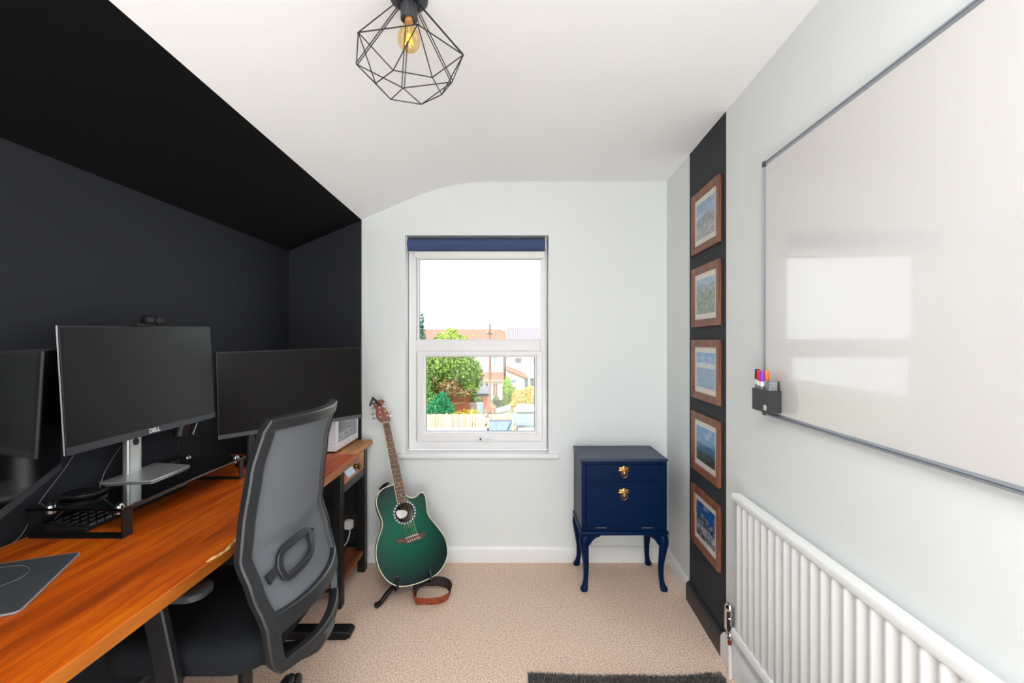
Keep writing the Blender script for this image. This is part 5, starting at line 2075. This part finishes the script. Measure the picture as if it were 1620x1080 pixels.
bt = thing('pine_tree', 'large green pine tree with bare brown inner branches behind the fence', 'tree', (-3.5, 25, -3.0))
trunk(bt, [(-3.45, 25, -3.0), (-3.55, 25, -2.2), (-3.3, 24.8, -1.2), (-3.1, 24.9, -0.2)], 0.14, 0.06)
for p in ([(-3.5, 24.9, -2.0), (-2.9, 24.3, -1.5), (-2.35, 24.2, -1.3), (-1.9, 24.3, -1.35)], [(-3.45, 24.9, -1.7), (-3.9, 24.2, -1.0), (-4.3, 24.2, -0.5)], [(-3.35, 24.8, -1.4), (-2.95, 23.9, -0.8), (-2.8, 23.8, -0.2)], [(-3.5, 24.9, -2.1), (-3.0, 24.0, -1.95), (-2.5, 23.9, -1.9), (-2.2, 24, -2.0)], [(-3.5, 24.9, -1.9), (-3.9, 24.0, -1.6), (-4.1, 23.9, -1.3)]):
    trunk(bt, p, 0.055, 0.02, 'branch')
gl1 = leaf_mat('pine_green', (62, 92, 36), (150, 178, 76))
gl2 = leaf_mat('pine_brown', (130, 98, 62), (176, 150, 100))
foliage('foliage', bt, [(-3.3, 25, 0.0, 1.5, 1.2, 0.85), (-2.5, 25, -0.5, 0.95, 0.9, 0.75), (-4.2, 25, -0.5, 0.9, 0.9, 0.9), (-2.3, 24.9, -1.15, 0.55, 0.6, 0.5), (-4.5, 25, -1.5, 0.5, 0.6, 0.9), (-1.98, 25.4, -1.9, 0.35, 0.4, 0.16)], 9000, 0.10, gl1, 3)
foliage('dry_foliage', bt, [(-3.4, 24.6, -1.1, 0.8, 0.6, 0.5), (-2.7, 24.5, -1.4, 0.6, 0.5, 0.3)], 1500, 0.075, gl2, 5)['label'] = 'brown bare inner twigs'
t2_ = thing('round_tree', 'bright yellow-green tree showing above the transom of the window', 'tree', (-3.6, 30, -3.3))
trunk(t2_, [(-4.0, 30, -3.3), (-4.0, 30, -1.5), (-3.9, 30, 0.3)], 0.14, 0.05)
foliage('foliage', t2_, [(-4.1, 30, 1.05, 1.15, 1.0, 1.0), (-3.3, 30, 0.8, 0.7, 0.8, 0.8), (-4.9, 30, 0.7, 0.7, 0.8, 0.8), (-4.0, 30, 1.75, 0.4, 0.4, 0.55), (-3.1, 30, 1.35, 0.2, 0.2, 0.4), (-4.9, 30, 1.3, 0.25, 0.25, 0.4)], 5200, 0.11, leaf_mat('lime_leaves', (110, 146, 40), (196, 214, 96)), 11)
t3_ = thing('slender_conifer', 'slender dark conifer at the window edge, taller than the round tree', 'tree', (-5.3, 27, -3.2))
trunk(t3_, [(-5.35, 27, -3.2), (-5.35, 27, 0), (-5.35, 27, 2.6)], 0.09, 0.02)
foliage('foliage', t3_, [(-5.4, 27, -0.8, 0.55, 0.5, 1.2), (-5.38, 27, 0.6, 0.42, 0.4, 1.0), (-5.36, 27, 1.6, 0.25, 0.25, 0.7), (-5.34, 27, 2.45, 0.13, 0.13, 0.65)], 2600, 0.085, leaf_mat('dark_needles', (34, 74, 62), (92, 140, 110)), 13)
c1_ = thing('laurel_hedge', 'mid green leafy hedge at the window edge behind the conifer bush', 'hedge', (-4.6, 23.5, -2.9))
foliage('foliage', c1_, [(-4.75, 23.5, -1.2, 0.55, 0.5, 1.2), (-4.45, 23.5, -1.9, 0.5, 0.5, 0.8), (-4.75, 23.5, -2.3, 0.5, 0.5, 0.6)], 3000, 0.085, leaf_mat('laurel_leaves', (70, 124, 50), (148, 192, 88)), 17)
cf_ = thing('conifer_bush', 'rounded dark green conifer bush just behind the pale fence', 'bush', (-3.45, 21.9, -2.85))
trunk(cf_, [(-3.45, 21.9, -2.85), (-3.45, 21.9, -2.3), (-3.45, 21.9, -1.7)], 0.06, 0.02)
foliage('foliage', cf_, [(-3.45, 21.9, -1.95, 0.6, 0.55, 0.8), (-3.05, 21.9, -2.15, 0.4, 0.45, 0.6), (-3.85, 21.9, -2.2, 0.35, 0.45, 0.6), (-3.35, 21.9, -1.45, 0.28, 0.3, 0.38)], 5200, 0.062, leaf_mat('conifer_leaves', (18, 96, 62), (74, 168, 110)), 19, 0.8, 0.8)
ys = thing('yellow_shrub', 'low yellow flowering shrub along the fence by the water butt', 'bush', (-2.1, 20.9, -2.85))
foliage('foliage', ys, [(-2.15, 20.9, -2.13, 0.45, 0.28, 0.34), (-1.72, 20.9, -2.09, 0.32, 0.28, 0.32), (-2.62, 20.9, -2.18, 0.33, 0.28, 0.30)], 1500, 0.055, leaf_mat('yellow_leaves', (150, 138, 30), (222, 204, 60)), 23)
pk = thing('pink_shrub', 'pinkish shrub at the foot of the telegraph pole', 'bush', (-1.1, 20.75, -2.85))
foliage('foliage', pk, [(-1.12, 20.95, -2.03, 0.22, 0.22, 0.42), (-0.9, 20.95, -1.87, 0.2, 0.2, 0.38)], 800, 0.05, leaf_mat('pink_leaves', (150, 104, 82), (206, 168, 142)), 29)
gb_ = thing('green_climber', 'bright green leafy bush against the pale house extension', 'bush', (-0.3, 28.4, -3.2))
foliage('foliage', gb_, [(-0.3, 28.4, -1.6, 0.32, 0.3, 0.75), (-0.35, 28.4, -2.5, 0.3, 0.3, 0.7), (0.05, 28.4, -1.9, 0.25, 0.3, 0.5)], 1700, 0.08, leaf_mat('bright_leaves', (100, 148, 36), (186, 210, 90)), 31)
gd_ = thing('golden_bush', 'wide golden autumn bush in front of the rendered house', 'bush', (0.9, 27, -3.2))
foliage('foliage', gd_, [(0.58, 27, -2.03, 0.6, 0.45, 0.62), (1.15, 27, -1.93, 0.6, 0.45, 0.68), (1.75, 27, -1.98, 0.5, 0.45, 0.68), (0.2, 27, -2.46, 0.35, 0.4, 0.4)], 3200, 0.08, leaf_mat('golden_leaves', (200, 166, 76), (240, 216, 140)), 37)
ds = thing('dark_shrub', 'small dark shrub against the white house by the garden door', 'bush', (-0.9, 25, -3.1))
foliage('foliage', ds, [(-0.88, 25, -1.9, 0.2, 0.22, 0.32), (-0.65, 25, -2.2, 0.23, 0.22, 0.36)], 600, 0.055, leaf_mat('dark_leaves', (60, 76, 54), (118, 124, 96)), 41)
